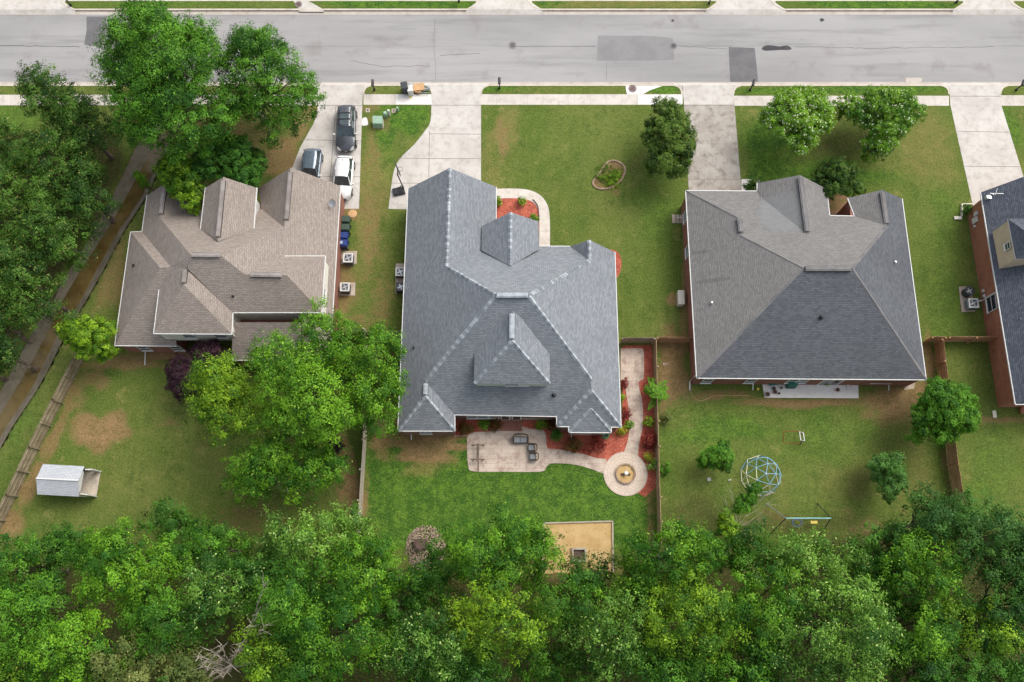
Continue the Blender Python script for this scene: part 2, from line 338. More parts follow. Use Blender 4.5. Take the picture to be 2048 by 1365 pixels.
# ------------------------------------------------------------ the ground
rng = np.random.default_rng(7)
KY = P(1024, 170.5, 0).y; FY = P(1024, 20.5, 0).y
X0, X1, Y0, Y1 = -62, 62, -36, 62
xs = np.arange(X0, X1+.01, .3); ys = sorted(set([round(float(y), 3) for y in np.arange(Y0, Y1+.01, .3) if min(abs(y-KY), abs(y-FY)) > .1] + [KY, KY+.015, FY, FY-.015]))
ys = np.array(ys); gx, gy = np.meshgrid(xs, ys); gz = np.zeros_like(gx)
gz[(gy > KY+.01) & (gy < FY-.01)] = -.35
def proj(X, Y, Z=0.0):   # plan -> photo pixel, used only to read the survey masks
    dy = Y; dz = Z-CAMH
    yc = dy*math.cos(TILT)+dz*math.sin(TILT); zc = -dy*math.sin(TILT)+dz*math.cos(TILT)
    return 1024+FPX*X/(-zc), 682.5-FPX*yc/(-zc)
GPX, GPY = proj(gx, gy)
def inside(poly, x, y):
    r = np.zeros(x.shape, bool); n = len(poly)
    for i in range(n):
        (x1, y1), (x2, y2) = poly[i], poly[(i+1) % n]
        if y1 == y2: continue
        cnd = ((y1 > y) != (y2 > y)) & (x < (x2-x1)*(y-y1)/(y2-y1)+x1); r ^= cnd
    return r
def edist(poly, x, y):
    d = np.full(np.shape(x), 1e9); n = len(poly)
    for i in range(n):
        (x1, y1), (x2, y2) = poly[i], poly[(i+1) % n]; L = (x2-x1)**2+(y2-y1)**2+1e-9
        t = np.clip(((x-x1)*(x2-x1)+(y-y1)*(y2-y1))/L, 0, 1); d = np.minimum(d, np.hypot(x-x1-t*(x2-x1), y-y1-t*(y2-y1)))
    return d
# creek channel: outer left, water left, water right, outer right (photo pixels)
CH = [((330,196),(345,200),(372,205),(385,208)), ((305,250),(322,255),(345,262),(352,266)), ((271,297),(295,318),(316,328),(322,331)), ((235,372),(258,385),(286,390),(293,393)),
      ((190,459),(216,462),(240,459),(248,462)), ((143,535),(166,537),(196,541),(204,545)), ((110,590),(128,600),(165,595),(174,598)), ((70,655),(98,657),(117,672),(128,676)),
      ((35,722),(62,724),(82,742),(94,745)), ((5,775),(28,780),(58,782),(71,785)), ((-40,850),(-18,856),(12,852),(24,855)), ((-100,950),(-72,958),(-42,950),(-32,955)), ((-200,1120),(-170,1125),(-140,1120),(-130,1125))]
chpoly = [a for a, b, d, e in CH] + [e for a, b, d, e in CH[::-1]]
ins = inside(chpoly, GPX, GPY) & (edist(chpoly, GPX, GPY) > 1.5)
gz[ins & (gy < KY)] = -1.0
dirt = np.zeros_like(gx); lush = np.zeros_like(gx); lit = np.zeros_like(gx); dry = np.zeros_like(gx)
def blob(arr, px, py, rx, ry, s=1.0, rot=0.0):
    a = R(rot); dx = GPX-px; dy = GPY-py; u = (dx*math.cos(a)+dy*math.sin(a))/rx; v = (-dx*math.sin(a)+dy*math.cos(a))/ry
    th = np.arctan2(v, u); wob = 1+.20*np.sin(2*th+px*.7)+.16*np.sin(3*th+py*.9)+.11*np.sin(5*th+px+py)
    arr[...] = np.maximum(arr, s*np.clip(1.5-1.0*np.hypot(u, v)/wob, 0, 1))
def area(arr, poly, s, feather=20):
    d = edist(poly, GPX, GPY); i = inside(poly, GPX, GPY)
    arr[...] = np.maximum(arr, s*np.clip(.5+np.where(i, d, -d)/feather, 0, 1))
# soil
for b in [(200,862,55,48,.85),(335,845,25,14,.5),(255,725,90,22,.65),(190,760,40,30,.55),(145,800,26,60,.55,35),(105,880,24,60,.6,30),(60,970,24,60,.65,25),(20,1050,24,50,.7,25),
          (225,560,34,95,.55,25),(250,430,30,60,.45,20),(170,690,55,24,.6),(350,712,90,12,.75),(560,320,55,60,.65),(600,250,30,60,.6,30),(520,290,50,30,.5),(440,250,120,60,.5),
          (745,300,22,90,.42),(742,470,30,120,.5),(690,560,30,90,.6),(765,600,35,80,.45),(730,640,45,30,.5),(700,420,26,26,.6),(740,215,30,16,.5),(770,250,22,18,.5),
          (690,930,26,70,.85),(710,1000,22,80,.75),(860,886,100,18,.9),(845,908,50,26,.85),(762,900,24,30,.55),(775,860,36,50,.8),(735,990,8,90,.5),
          (1345,740,36,70,.85),(1350,690,36,26,.7),(1320,800,22,40,.6),(1600,806,130,14,.7),(1800,800,90,45,.75),(1760,830,45,22,.55),(1440,790,70,14,.6),
          (1858,720,14,60,.7),(1850,800,30,25,.7),(1368,600,8,240,.6),(1345,600,14,12,.9),(1005,275,18,45,.55),(1228,382,22,10,.5),(1790,990,50,90,.35),(1700,1030,80,40,.35),
          (1560,1030,60,30,.4),(1740,1060,60,30,.5),(1300,1040,12,90,.55),(1170,1150,80,40,.6),(380,1000,60,30,.3),(500,1040,140,40,.45),(430,820,60,50,.35),(800,880,20,20,.6),
          (1895,900,12,120,.5),(1985,840,90,12,.6),(1670,300,50,40,.3),(1840,270,40,80,.28),(1600,280,40,30,.35),(1985,560,8,250,.55),(1310,950,10,130,.5)]: blob(dirt, *b)
# lush grass
area(lush, [(728,880),(1310,880),(1318,1100),(728,1100)], .95, 24)
area(lush, [(1320,790),(1860,830),(1880,900),(1780,1050),(1320,1080)], .38, 30)
for b in [(1440,860,110,45,.6),(1650,860,90,40,.5),(1600,930,120,60,.3),(810,235,45,40,.9),(770,290,26,70,.75),(1000,178,40,8,.7),(1320,178,40,10,1),(1700,180,190,10,1),(1540,310,60,100,.9),(1650,350,170,30,.7),(1890,560,50,300,.45),
          (1160,260,190,60,.35),(1310,420,60,100,.45),(1180,340,160,100,.3),(2020,260,30,60,.6),(1980,950,90,130,.45),(330,8,220,10,.5),(800,8,150,10,.95),(1100,8,40,10,.9),(1750,8,170,10,.95),(30,240,60,60,.5),(40,840,40,60,.5),(60,780,60,60,.4)]: blob(lush, *b)
# dry grass
for b in [(1010,265,40,60,.6),(980,330,30,60,.5),(1120,400,60,60,.35),(740,400,40,180,.6),(770,560,40,110,.45),(250,960,150,100,.35),(500,960,150,120,.35),(1290,520,40,120,.25),(1860,300,60,120,.55),(1620,300,110,60,.3),(1700,960,90,60,.45),(1560,960,50,60,.4),
          (300,800,120,70,.35),(1210,410,60,30,.35),(1250,8,190,12,.55),(1920,950,30,90,.35),(850,930,60,26,.6),(1380,960,60,90,.35),(1840,950,40,120,.5),(1000,200,30,40,.3),(620,1080,80,40,.5),(830,180,30,10,.3)]: blob(dry, *b)
# leaf litter under trees and in shaded lots
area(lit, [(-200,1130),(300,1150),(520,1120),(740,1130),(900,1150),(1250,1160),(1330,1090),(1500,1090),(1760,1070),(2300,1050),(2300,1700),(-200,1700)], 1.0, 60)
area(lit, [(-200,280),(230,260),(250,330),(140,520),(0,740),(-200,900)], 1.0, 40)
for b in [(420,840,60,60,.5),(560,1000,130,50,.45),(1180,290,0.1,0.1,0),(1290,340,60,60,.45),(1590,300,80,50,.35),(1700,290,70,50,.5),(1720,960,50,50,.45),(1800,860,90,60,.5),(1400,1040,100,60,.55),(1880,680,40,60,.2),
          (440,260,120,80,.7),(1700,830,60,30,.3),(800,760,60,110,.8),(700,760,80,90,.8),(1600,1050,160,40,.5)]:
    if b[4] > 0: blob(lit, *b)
gm = bpy.data.meshes.new('ground'); nx, ny = len(xs), len(ys)
gm.vertices.add(nx*ny); gm.vertices.foreach_set('co', np.stack([gx, gy, gz], -1).astype(np.float32).ravel())
ii = np.arange(nx*ny).reshape(ny, nx); q = np.stack([ii[:-1,:-1], ii[:-1,1:], ii[1:,1:], ii[1:,:-1]], -1).reshape(-1, 4)
gm.loops.add(q.size); gm.loops.foreach_set('vertex_index', q.ravel().astype(np.int32)); gm.polygons.add(len(q)); gm.polygons.foreach_set('loop_start', np.arange(0, q.size, 4, dtype=np.int32)); gm.update(calc_edges=True)
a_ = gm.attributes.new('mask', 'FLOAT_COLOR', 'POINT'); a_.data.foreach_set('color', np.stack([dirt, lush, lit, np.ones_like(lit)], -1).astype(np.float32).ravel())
a_ = gm.attributes.new('dry', 'FLOAT', 'POINT'); a_.data.foreach_set('value', dry.astype(np.float32).ravel())
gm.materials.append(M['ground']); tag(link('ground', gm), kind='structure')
b = MB(); b.poly([(-1500,-1500,-1.4),(1500,-1500,-1.4),(1500,1500,-1.4),(-1500,1500,-1.4)]); tag(b.build('terrain', M['ground']), kind='structure')

def sheet(name, pts, z, mat, depth=.05):
    b = MB(); b.prism([P(x, y, 0) for x, y in pts], z-depth, z); return tag(b.build(name, mat), kind='structure')
def curve(pts, n=6, closed=False):
    """Catmull-Rom through pixel points"""
    out = []; m_ = len(pts)
    for i in range(m_ if closed else m_-1):
        g_ = lambda k: np.array(pts[k % m_] if closed else pts[min(max(k, 0), m_-1)], float)
        p0, p1, p2, p3 = g_(i-1), g_(i), g_(i+1), g_(i+2)
        for k in range(n):
            t = k/n; out.append(tuple(.5*((2*p1)+(-p0+p2)*t+(2*p0-5*p1+4*p2-p3)*t*t+(-p0+3*p1-3*p2+p3)*t**3)))
    if not closed: out.append(tuple(pts[-1]))
    return out
# road, gutters, kerbs
RY0 = P(1024, 165, -.12).y; RY1 = P(1024, 29.5, -.12).y
b = MB(); b.poly([(-90, RY0, -.12), (90, RY0, -.12), (90, RY1, -.12), (-90, RY1, -.12)]); tag(b.build('road', M['asphalt']), kind='structure')
b = MB()
b.poly([(-90, KY+.02, -.118), (90, KY+.02, -.118), (90, RY0+.02, -.112), (-90, RY0+.02, -.112)]); b.poly([(-90, RY1-.02, -.112), (90, RY1-.02, -.112), (90, FY, -.118), (-90, FY, -.118)])
tag(b.build('gutter_strip', M['gutter']), kind='structure')
def px2x(x, y): return P(x, y, 0).x
near_drives = [(636,727),(864,962),(1364,1467),(1898,2001)]
far_drives = [(-60,124),(958,1058),(1438,1545),(1932,2022)]
# grass strips: kerb runs round each strip
kb = MB()
strips = [(-160,636),(727,864),(962,1364),(1467,1898),(2001,2300)]
for x0, x1 in strips:
    pts = [(x0, 189), (x0+1, 182), (x0+6, 175), (x0+16, 171), (x1-16, 171), (x1-6, 175), (x1-1, 182), (x1, 189)]
    pts = curve(pts[:4], 3)[:-1]+[pts[3], pts[4]]+curve(pts[4:], 3)[1:]
    kb.sweep([P(*p) for p in pts], .16, -.2, .03)
for x0, x1 in [(-400,-60),(124,958),(1058,1438),(1545,1932),(2022,2400)]:
    pts = curve([(x0-4, -4), (x0, 4), (x0+8, 12), (x0+24, 19)], 3)[:-1]+[(x0+24, 19.5), (x1-24, 19.5)]+curve([(x1-24, 19), (x1-8, 12), (x1, 4), (x1+4, -4)], 3)[1:]
    kb.sweep([P(*p) for p in pts], .16, -.2, .035)
tag(kb.build('kerb', M['kerb']), kind='structure')
def drive(name, pts, mat, joints=(), zt=.008):
    b = MB(); b.prism([P(x, y) for x, y in pts], -.05, zt); b.cur = 1
    for (a, e) in joints: b.sweep([P(*a), P(*e)], .05, .0, zt+.004)
    return tag(b.build(name, [mat, M['joint']]), kind='structure')
M['joint'] = plain('joint', c(135, 126, 116), .9)
def apron(x0, x1, far=False):
    b = MB()
    if not far:
        L, Rr = px2x(x0-14, 171), px2x(x1+14, 171); y0 = KY-.0; z0 = .009
        b.poly([(L, y0-.02, z0), (Rr, y0-.02, z0), (Rr+.2, RY0-.12, -.106), (L-.2, RY0-.12, -.106)])
        # corner fillets beside the strips
        for s, e in ((x0, -1), (x1, 1)):
            pts = [(s, 190)] + [(s+e*1, 182), (s+e*6, 175), (s+e*16, 171)]; pts = curve(pts, 3)+[(s, 170.7)]
            b.prism([P(*p) for p in pts], -.05, .0075)
    else:
        L, Rr = px2x(x0-26, 20), px2x(x1+26, 20)
        b.poly([(L, FY+.02, .009), (L-.1, RY1+.12, -.106), (Rr+.1, RY1+.12, -.106), (Rr, FY+.02, .009)])
    return tag(b.build('driveway_apron', M['concrete']), kind='structure')
for a in near_drives: apron(*a)
for a in far_drives: apron(*a, far=True); x0, x1 = a; drive('driveway', [(x0-26,20),(x0-6,6),(x0-4,-60),(x1+4,-60),(x1+6,6),(x1+26,20)], M['concrete'])
drive('driveway', [(636,171),(727,171),(725,200),(718,418),(683,418),(660,440),(560,440),(560,392),(583,340),(600,296),(628,246),(634,225),(636,200)], M['concreteold'] if 0 else M['concrete'],
      [((634,211),(725,212)),((602,280),(722,282)),((560,352),(720,354)),((672,211),(655,430))])
drive('driveway', curve([(864,171),(863,200),(861,243),(850,262),(828,290),(805,312),(790,335),(783,370),(777,418)], 3)+[(840,420),(1000,420),(962,380),(962,171)], M['concrete'],
      [((862,211),(962,211)),((858,268),(962,269)),((796,317),(962,318)),((782,367),(962,367)),((859,262),(857,400))])
drive('driveway', [(1364,171),(1467,171),(1468,200),(1484,390),(1378,390),(1368,211)], M['concreteold'], [((1367,211),(1468,211)),((1376,359),(1482,359))])
drive('driveway', [(1366,171),(1468,171),(1467.5,210),(1368,210)], M['concrete'], zt=.015)
drive('driveway', [(1898,171),(2001,171),(2003,212),(2046,350),(2075,445),(1955,445),(1944,404),(1901,212)], M['concrete'], [((1900,193),(2001,193)),((1914,263),(2018,265)),((1929,333),(2040,334))])
# sidewalks
for i, (x0, x1, y0, y1) in enumerate([(-200,634,190,211),(727,863,189,210),(962,1365,189,210),(1467,1898,192,212),(2001,2300,191,212)]): sheet('sidewalk', [(x0,y0),(x1,y0),(x1,y1),(x0,y1)], .006, M['sidewalk'])
for x0, x1 in [(-400,-64),(120,954),(1062,1434),(1549,1928),(2026,2400)]: sheet('sidewalk', [(x0,-22),(x1,-22),(x1,2.5),(x0,2.5)], .006, M['sidewalk'])
sheet('sidewalk', [(792,189.5),(863,189.5),(863,209.5),(792,209.5)], .011, M['patiowhite']); sheet('sidewalk', [(1276,190),(1365,190),(1365,209.5),(1276,209.5)], .011, M['patiowhite'])
# storm drain inlets
sheet('drain_inlet_slab', curve([(1251,171),(1252,180),(1254,189)], 2)+[(1286,189),(1300,181),(1322,173.5),(1330,171)], .014, M['patiowhite'])
sheet('drain_inlet_slab', [(586,2),(616,2),(648,20),(648,24),(598,24),(596,14)], .02, M['concrete'])
sheet('gutter_slab', [(1812,155),(1846,155),(1842,168),(1812,168)], -.09, M['gutter'])
# asphalt patches and tar
sheet('asphalt_patch', [(172,32),(211,32),(210,60),(203,89),(180,91),(167,88),(172,60)], -.113, M['patch'], .01)
sheet('asphalt_patch', [(1196,70),(1300,71),(1346,75),(1349,118),(1300,120),(1194,120)], -.113, M['patchlight'], .01)
sheet('asphalt_patch', [(1458,93),(1510,95),(1517,163),(1461,163)], -.113, M['patch'], .01)
sheet('tar_patch', curve([(1524,96),(1532,90),(1545,90),(1560,92),(1575,90),(1584,96),(1578,99),(1560,99),(1545,100),(1530,100)], 3, True), -.111, M['tar'], .01)
sheet('tar_patch', [(1650,38),(1647,42),(1642,42),(1640,38),(1644,35)], -.112, M['tar'], .01)
sheet('tar_patch', [(1349,38),(1347,43),(1343,42),(1344,38)], -.112, M['tar'], .01)
def crack(pts, w=.035, seed=1):
    rnd = random.Random(seed); out = []
    for (x0, y0), (x1, y1) in zip(pts[:-1], pts[1:]):
        k_ = max(2, int(math.hypot(x1-x0, y1-y0)/9))
        for k in range(k_): out.append((x0+(x1-x0)*k/k_+rnd.uniform(-1, 1), y0+(y1-y0)*k/k_+rnd.uniform(-1.1, 1.1)))
    b = MB(); b.sweep([P(*p) for p in out+[pts[-1]]], w, -.13, -.1165); tag(b.build('road_crack', M['tar']), kind='structure')
crack([(-20, 90), (60, 91), (158, 93)], .05, 1); crack([(700, 120), (760, 132), (860, 131)], .03, 2); crack([(880, 110), (960, 106)], .03, 3); crack([(1350, 91), (1456, 97)], .03, 4); crack([(1590, 92), (1760, 96), (1990, 92)], .03, 5); crack([(1030, 92), (1190, 92)], .03, 6); crack([(870, 36), (868, 90), (872, 160)], .022, 7); crack([(1215, 122), (1212, 160)], .022, 8)
def manhole(px, py, r, z, mat, label):
    t = empty('manhole_cover', P(px, py, z), label, 'manhole cover', 'manhole covers along the street'); o = P(px, py, z)
    b = MB(); b.cyl(o.x, o.y, z-.02, z+.012, r, n=28); b.build('lid', mat, t)
    b = MB(); b.sweep([(o.x+(r+.05)*math.cos(k/28*2*math.pi), o.y+(r+.05)*math.sin(k/28*2*math.pi)) for k in range(28)], .09, z-.02, z+.016, True); b.build('ring', M['irong'], t)
    b = MB()
    for k in range(-2, 3): b.box(o.x-r*.6, o.x+r*.6, o.y+k*r*.28-.02, o.y+k*r*.28+.02, z+.012, z+.02)
    b.build('rib', M['pipe'], t)
manhole(1025, 91, .30, -.118, M['irong'], 'round grey manhole cover in the middle of the street above the grey roofed house')
manhole(1347, 92, .26, -.105, M['patch'], 'dark round manhole cover at the right edge of the faded asphalt patch')
manhole(1265, 178, .30, .014, M['iron'], 'brown round cover in the pale concrete drain slab beside the sidewalk')
manhole(597, 9, .26, .02, M['iron'], 'brown round cover across the street at the top edge left of centre')
# creek channel
b = MB(); n_ = len(CH)
for i in range(n_-1):
    A, B = CH[i], CH[i+1]
    pa = [P(*A[0], .02), P(*A[1], -.38), P(*A[2], -.38), P(*A[3], .02)]; pb = [P(*B[0], .02), P(*B[1], -.38), P(*B[2], -.38), P(*B[3], .02)]
    for k in range(3): b.poly([pa[k], pb[k], pb[k+1], pa[k+1]])
tag(b.build('creek_channel', M['channel']), kind='structure')
b = MB()
for i in range(n_-1):
    A, B = CH[i], CH[i+1]; jit = lambda p, s: (p[0]+s*3*math.sin(p[1]*.09), p[1])
    b.poly([P(*jit(A[1], 1), -.33), P(*jit(B[1], 1), -.33), P(*jit(B[2], 1), -.33), P(*jit(A[2], 1), -.33)])
tag(b.build('creek_water', M['water']), kind='structure')

# ------------------------------------------------------------ houses
INS = .13
def planar_roof(name, V, faces, mat, parent, th=.16, eaves=(), fmat=None, mat2=None):
    """roof slab from named pixel/height corners; shared edges are found by name"""
    W = {k: P(*v) for k, v in V.items()}; b = MB(); edges = {}
    fs = [f.split() for f in faces]
    for it in range(60 if name == 'h2' else 0):      # ease the corners until every slope is flat
        mv = {k: [Vector((0, 0, 0)), 0] for k in W}
        for f in fs:
            if len(f) < 4: continue
            cn = sum((W[k] for k in f), Vector())/len(f); nn = Vector()
            for i in range(len(f)): nn += (W[f[i]]-cn).cross(W[f[(i+1) % len(f)]]-cn)
            nn.normalize()
            for k in f: mv[k][0] -= nn*((W[k]-cn).dot(nn)); mv[k][1] += 1
        for k, (d_, n_) in mv.items():
            if n_: W[k] = W[k]+d_/n_
    under = []; orig = {id(f): list(f) for f in fs}; cen = sum(W.values(), Vector())/len(W)
    for f in fs:
        pts = [W[k] for k in f]; nrm = Vector()
        for i in range(len(pts)): nrm += (pts[i]-pts[0]).cross(pts[(i+1) % len(pts)]-pts[0])
        if nrm.z < 0: f.reverse(); pts.reverse()
        tris = tessellate_polygon([pts]); nrm = Vector()
        for i in range(len(pts)): nrm += (pts[i]-pts[0]).cross(pts[(i+1) % len(pts)]-pts[0])
        nrm.normalize(); U = Vector((0,0,1)).cross(nrm).normalized(); Vv = nrm.cross(U); b.cur = fmat.get(' '.join(orig[id(f)]), 0) if fmat else 0
        k0 = len(b.v); b.v += [tuple(p) for p in pts]
        for tr in tris:
            a_, b_, c_ = tr
            if (pts[b_]-pts[a_]).cross(pts[c_]-pts[a_]).z < 0: tr = (a_, c_, b_)
            b.f.append([k0+i for i in tr]); b.mi.append(b.cur); b.uv[len(b.f)-1] = [(pts[i].dot(U), pts[i].dot(Vv)) for i in tr]; under.append([pts[i] for i in reversed(tr)])
        for i in range(len(f)): edges.setdefault(frozenset((f[i], f[(i+1) % len(f)])), []).append((f[i], f[(i+1) % len(f)]))
    dz = Vector((0, 0, th)); b.cur = 1; nt0 = len(b.f)
    for tr in under: b.poly([p-dz for p in tr])
    
    for e, l in edges.items():
        if len(l) == 1:
            p, q = W[l[0][0]], W[l[0][1]]; b.poly([p, p-dz, q-dz, q])
            if abs(p.z-q.z) < .12 and any(abs(p.z-z) < .15 and abs(q.z-z) < .15 for z in eaves):
                d = (q-p).normalized(); o = Vector((d.y, -d.x, 0)); gut = MB()
                a1, a2 = p-d*.02, q+d*.02
                vs = [a1+o*.005-dz*.8+Vector((0,0,-.02)), a2+o*.005-dz*.8+Vector((0,0,-.02)), a2+o*.065-dz*.8, a1+o*.065-dz*.8]
                top = [a1+o*.005+Vector((0,0,.0)), a2+o*.005+Vector((0,0,.0)), a2+o*.065+Vector((0,0,.0)), a1+o*.065+Vector((0,0,.0))]
                gut.mesh(vs+top, [(3,2,1,0),(4,5,6,7),(0,1,5,4),(1,2,6,5),(2,3,7,6),(3,0,4,7)]); gut.build('gutter', M['white'], parent)
    r = b.build('roof', [mat, M['white']]+([mat2] if mat2 else []), parent)
    r.data.polygons.foreach_set('use_smooth', [i < nt0 for i in range(len(b.f))])
    return r, W
def cap(parent, pts, mat, w=.3, name='ridge_cap', lift=.05, pieces=False, seed=1):
    """cap shingles or a ridge vent laid along a ridge or hip"""
    b = MB(); rnd = random.Random(seed)
    for p, q in zip(pts[:-1], pts[1:]):
        p, q = Vector(p), Vector(q); d = q-p; L = d.length; d.normalize(); sd = Vector((-d.y, d.x, 0)).normalized(); up = sd.cross(d)*-1
        if up.z < 0: up = -up
        n = max(1, int(L/.30)) if pieces else 1
        for i in range(n):
            a = p+d*(L*i/n); e = p+d*(L*(i+1)/n-(.02 if pieces else 0)); l1 = lift+(rnd.uniform(.0, .03) if pieces else 0); l2 = lift+(.035 if pieces else 0)
            dr = Vector((0, 0, -.09)); ww = w*rnd.uniform(.85, 1.1) if pieces else w
            vs = [a+sd*ww/2+up*.01+dr, a+up*l1, a-sd*ww/2+up*.01+dr, e+sd*ww/2+up*.03+dr, e+up*l2, e-sd*ww/2+up*.03+dr]
            b.cur = (i+(rnd.random() < .12)) % 2 if pieces else 0; b.mesh(vs, [(0, 1, 4, 3), (1, 2, 5, 4), (3, 4, 5), (2, 1, 0)])
    return b.build(name, [mat, M['cap2d']], parent)
def vent_box(parent, p, q, mat, w=.42, h=.11):
    p, q = Vector(p), Vector(q); b = MB(); d = (q-p); L = d.length; ang = math.atan2(d.y, d.x)
    b.box(0, L, -w/2, w/2, -.12, h*.5, rz=ang, o=p+Vector((0,0,.03))); b.box(.03, L-.03, -w/2+.09, w/2-.09, h*.5, h, rz=ang, o=p+Vector((0,0,.03)))
    o = b.build('ridge_vent', mat, parent)
    b = MB()
    for s in (-1, 1): b.box(0, L, s*w/2-.02 if s < 0 else w/2-.005, -w/2+.005 if s < 0 else w/2+.02, -.1, h*.42, rz=ang, o=p+Vector((0,0,.03)))
    b.build('vent_lip', M['pipe'], o)
def walls(parent, px, ze, z0=0, z1=None, mat='brick', inset=INS, name='wall', gables=()):
    pts = [P(x, y, ze) for x, y in px]; n = len(pts)
    ar = sum(pts[i].x*pts[(i+1)%n].y-pts[(i+1)%n].x*pts[i].y for i in range(n))
    if ar < 0: pts.reverse()
    ins = []
    for i in range(n):
        a, p, q = pts[i-1], pts[i], pts[(i+1) % n]; d1 = (p-a).to_2d().normalized(); d2 = (q-p).to_2d().normalized()
        n1 = Vector((-d1.y, d1.x)); n2 = Vector((-d2.y, d2.x)); bis = n1+n2; bis = bis/max(.3, bis.dot(bis)/2)
        ins.append((p.x+bis.x*inset, p.y+bis.y*inset))
    b = MB(); b.prism(ins, z0, (ze-.07) if z1 is None else z1)
    for (l, a, r_) in gables:
        L, Ap, Rr = P(*l, ze), P(*a), P(*r_, ze); y = min(L.y, Rr.y)-inset-.004
        b.poly([(L.x+inset, y, ze-.1), (Rr.x-inset, y, ze-.1), (Rr.x-inset, y, ze-.04), (Ap.x, y, Ap.z-.2), (L.x+inset, y, ze-.04)])
    return b.build(name, M[mat], parent), ins
def window_s(parent, x, y, z, w, h, n=1, face='s', glass='glass', name='window'):
    """framed window on a wall; face s looks south (-y), w looks west (-x), e east"""
    b = MB(); g = MB(); t = .06
    rz = {'s': 0, 'w': -math.pi/2, 'e': math.pi/2, 'n': math.pi}[face]
    for k in range(n):
        x0 = -w*n/2+k*w
        for (a1, a2, z1, z2) in ((x0, x0+w, h-t, h), (x0, x0+w, 0, t), (x0, x0+t, t, h-t), (x0+w-t, x0+w, t, h-t), (x0+t, x0+w-t, h*.48, h*.52)):
            b.box(a1, a2, -.05, .0, z1, z2, rz=rz, o=(x, y, z))
        g.box(x0+t, x0+w-t, -.02, -.004, t, h-t, rz=rz, o=(x, y, z))
    b.box(-w*n/2-.04, w*n/2+.04, -.10, 0.0, -.06, -.002, rz=rz, o=(x, y, z))
    f = b.build(name, M['white'], parent); g.build('pane', M[glass], f); return f
def downspout(parent, pe, zE, side=0, dx=0, out=.5, z_end=.1, mat='white'):
    p = P(*pe, zE); b = MB()
    b.tube([(p.x, p.y, zE-.1), (p.x+dx*.45, p.y+.34, zE-.5), (p.x+dx*.5, p.y+.34, .35), (p.x+dx*.5, p.y-out+.2, z_end)], .055, 6); b.build('downspout', M[mat], parent)
def pipe_vent(parent, px, py, z, r=.07, h=.35, mat='pipe', name='vent_pipe'):
    p = P(px, py, z); b = MB(); b.cyl(p.x, p.y, z-.3, z+h, r, n=10); b.lathe(p.x, p.y, [(r*2.4, z-.08), (r*1.9, z+.06), (r*1.05, z+.16)], 10); b.build(name, M[mat], parent)

# --- house 2 (grey roof, centre)
H2 = empty('house', P(1020, 700, 0), 'blue grey shingled house with pale ridge caps in the centre of the photo', 'house', 'houses along the street')
V = dict(A=(816,377,3.2), B=(900,336,6.05), C=(991,375,3.2), D=(992,492,3.2), E=(894,530,6.05), ML=(988,591,9.17), MR=(1060,591,9.17), N1=(1079,496,3.2), N2=(1140,495,3.2), G=(1177,481,4.9), G2=(1231,504,3.2), G3=(1177,518,5.04),
         SE=(1242,854,3.2), SWc=(797,862,3.2), W1=(852,764,4.9), W2=(851,793,4.9), WI=(909,862,3.2), WV=(909,829,3.2), EV=(1113.5,832,3.2), EI=(1115,853,3.2), E1=(1181.5,760,5.16), E2=(1181.5,781,5.16))
rf, W2_ = planar_roof('h2', V, ['A B E ML W1 W2 SWc', 'B C D E', 'E D N1 N2 G3 MR ML', 'N2 G G3', 'G G2 SE E2 E1 MR G3', 'ML MR E1 EV WV W1', 'W1 WV WI W2', 'SWc W2 WI', 'EV E1 E2 EI', 'EI E2 SE'], M['roof2'], H2, eaves=(3.2,))
Vp = dict(L=(964,452,4.3), A=(1021,425,5.9), Rr=(1076.5,443,4.3), RB=(1079,497,4.3), K=(1020,532,5.9), LB=(962.5,500,4.3))
porch, Wp = planar_roof('p', Vp, ['L A K LB', 'A Rr RB K'], M['roof2'], H2, eaves=())
Vd = dict(K1=(1025,622,8.6), K2=(1024,681,8.6), L1=(948.6,684,6.35), L2=(948.6,767,6.35), R1=(1099,684,6.35), R2=(1099.5,768,6.35))
dorm, Wd = planar_roof('d', Vd, ['K1 K2 L2 L1', 'K1 R1 R2 K2', 'K2 R2 L2'], M['roof2'], H2, eaves=())
Vb = dict(a=(1138,864.5,3.2), b=(1222,865,3.2), k=(1181.5,817,4.25), a1=(1138,852,3.2), b1=(1222,852,3.2), k1=(1181.5,806,4.25))
planar_roof('b', Vb, ['a b k', 'a1 a k k1', 'b b1 k1 k'], M['roof2'], H2, eaves=(3.2,))
w2 = W2_
for i, pth in enumerate([['E','ML'],['G3','MR'],['ML','W1'],['MR','E1'],['W2','SWc'],['W2','WI'],['E2','EI'],['E2','SE'],['B','E'],['G','G3']]):
    cap(H2, [w2[k] for k in pth], M['cap2'], .34, pieces=True, seed=i)
for i, (a, b_) in enumerate([('K2','L2'),('K2','R2')]): cap(H2, [Wd[a], Wd[b_]], M['cap2'], .3, pieces=True, seed=20+i)
cap(H2, [P(1181.5,817,4.25), P(1138,864.5,3.2)], M['cap2'], .3, pieces=True, seed=31); cap(H2, [P(1181.5,817,4.25), P(1222,865,3.2)], M['cap2'], .3, pieces=True, seed=32)
cap(H2, [Wp['A'], Wp['K']], M['cap2'], .36, pieces=True, seed=33)
vent_box(H2, P(993,591,9.19), P(1056,591,9.19), M['cap2']); vent_box(H2, P(1024.5,628,8.62), P(1024,678,8.62), M['cap2']); vent_box(H2, P(852,768,4.92), P(851,790,4.92), M['cap2'], .36)
walls(H2, [(816,377),(991,375),(992,492),(1140,495),(1231,504),(1242,854),(1115,853),(1113.5,832),(909,829),(909,862),(797,862)], 3.2, mat='brick2', gables=[((816,377),(900,336,6.05),(991,375))])
walls(H2, [(1138,852),(1138,864.5),(1222,865),(1222,852)], 3.2, mat='white', name='bay_wall', inset=.25)
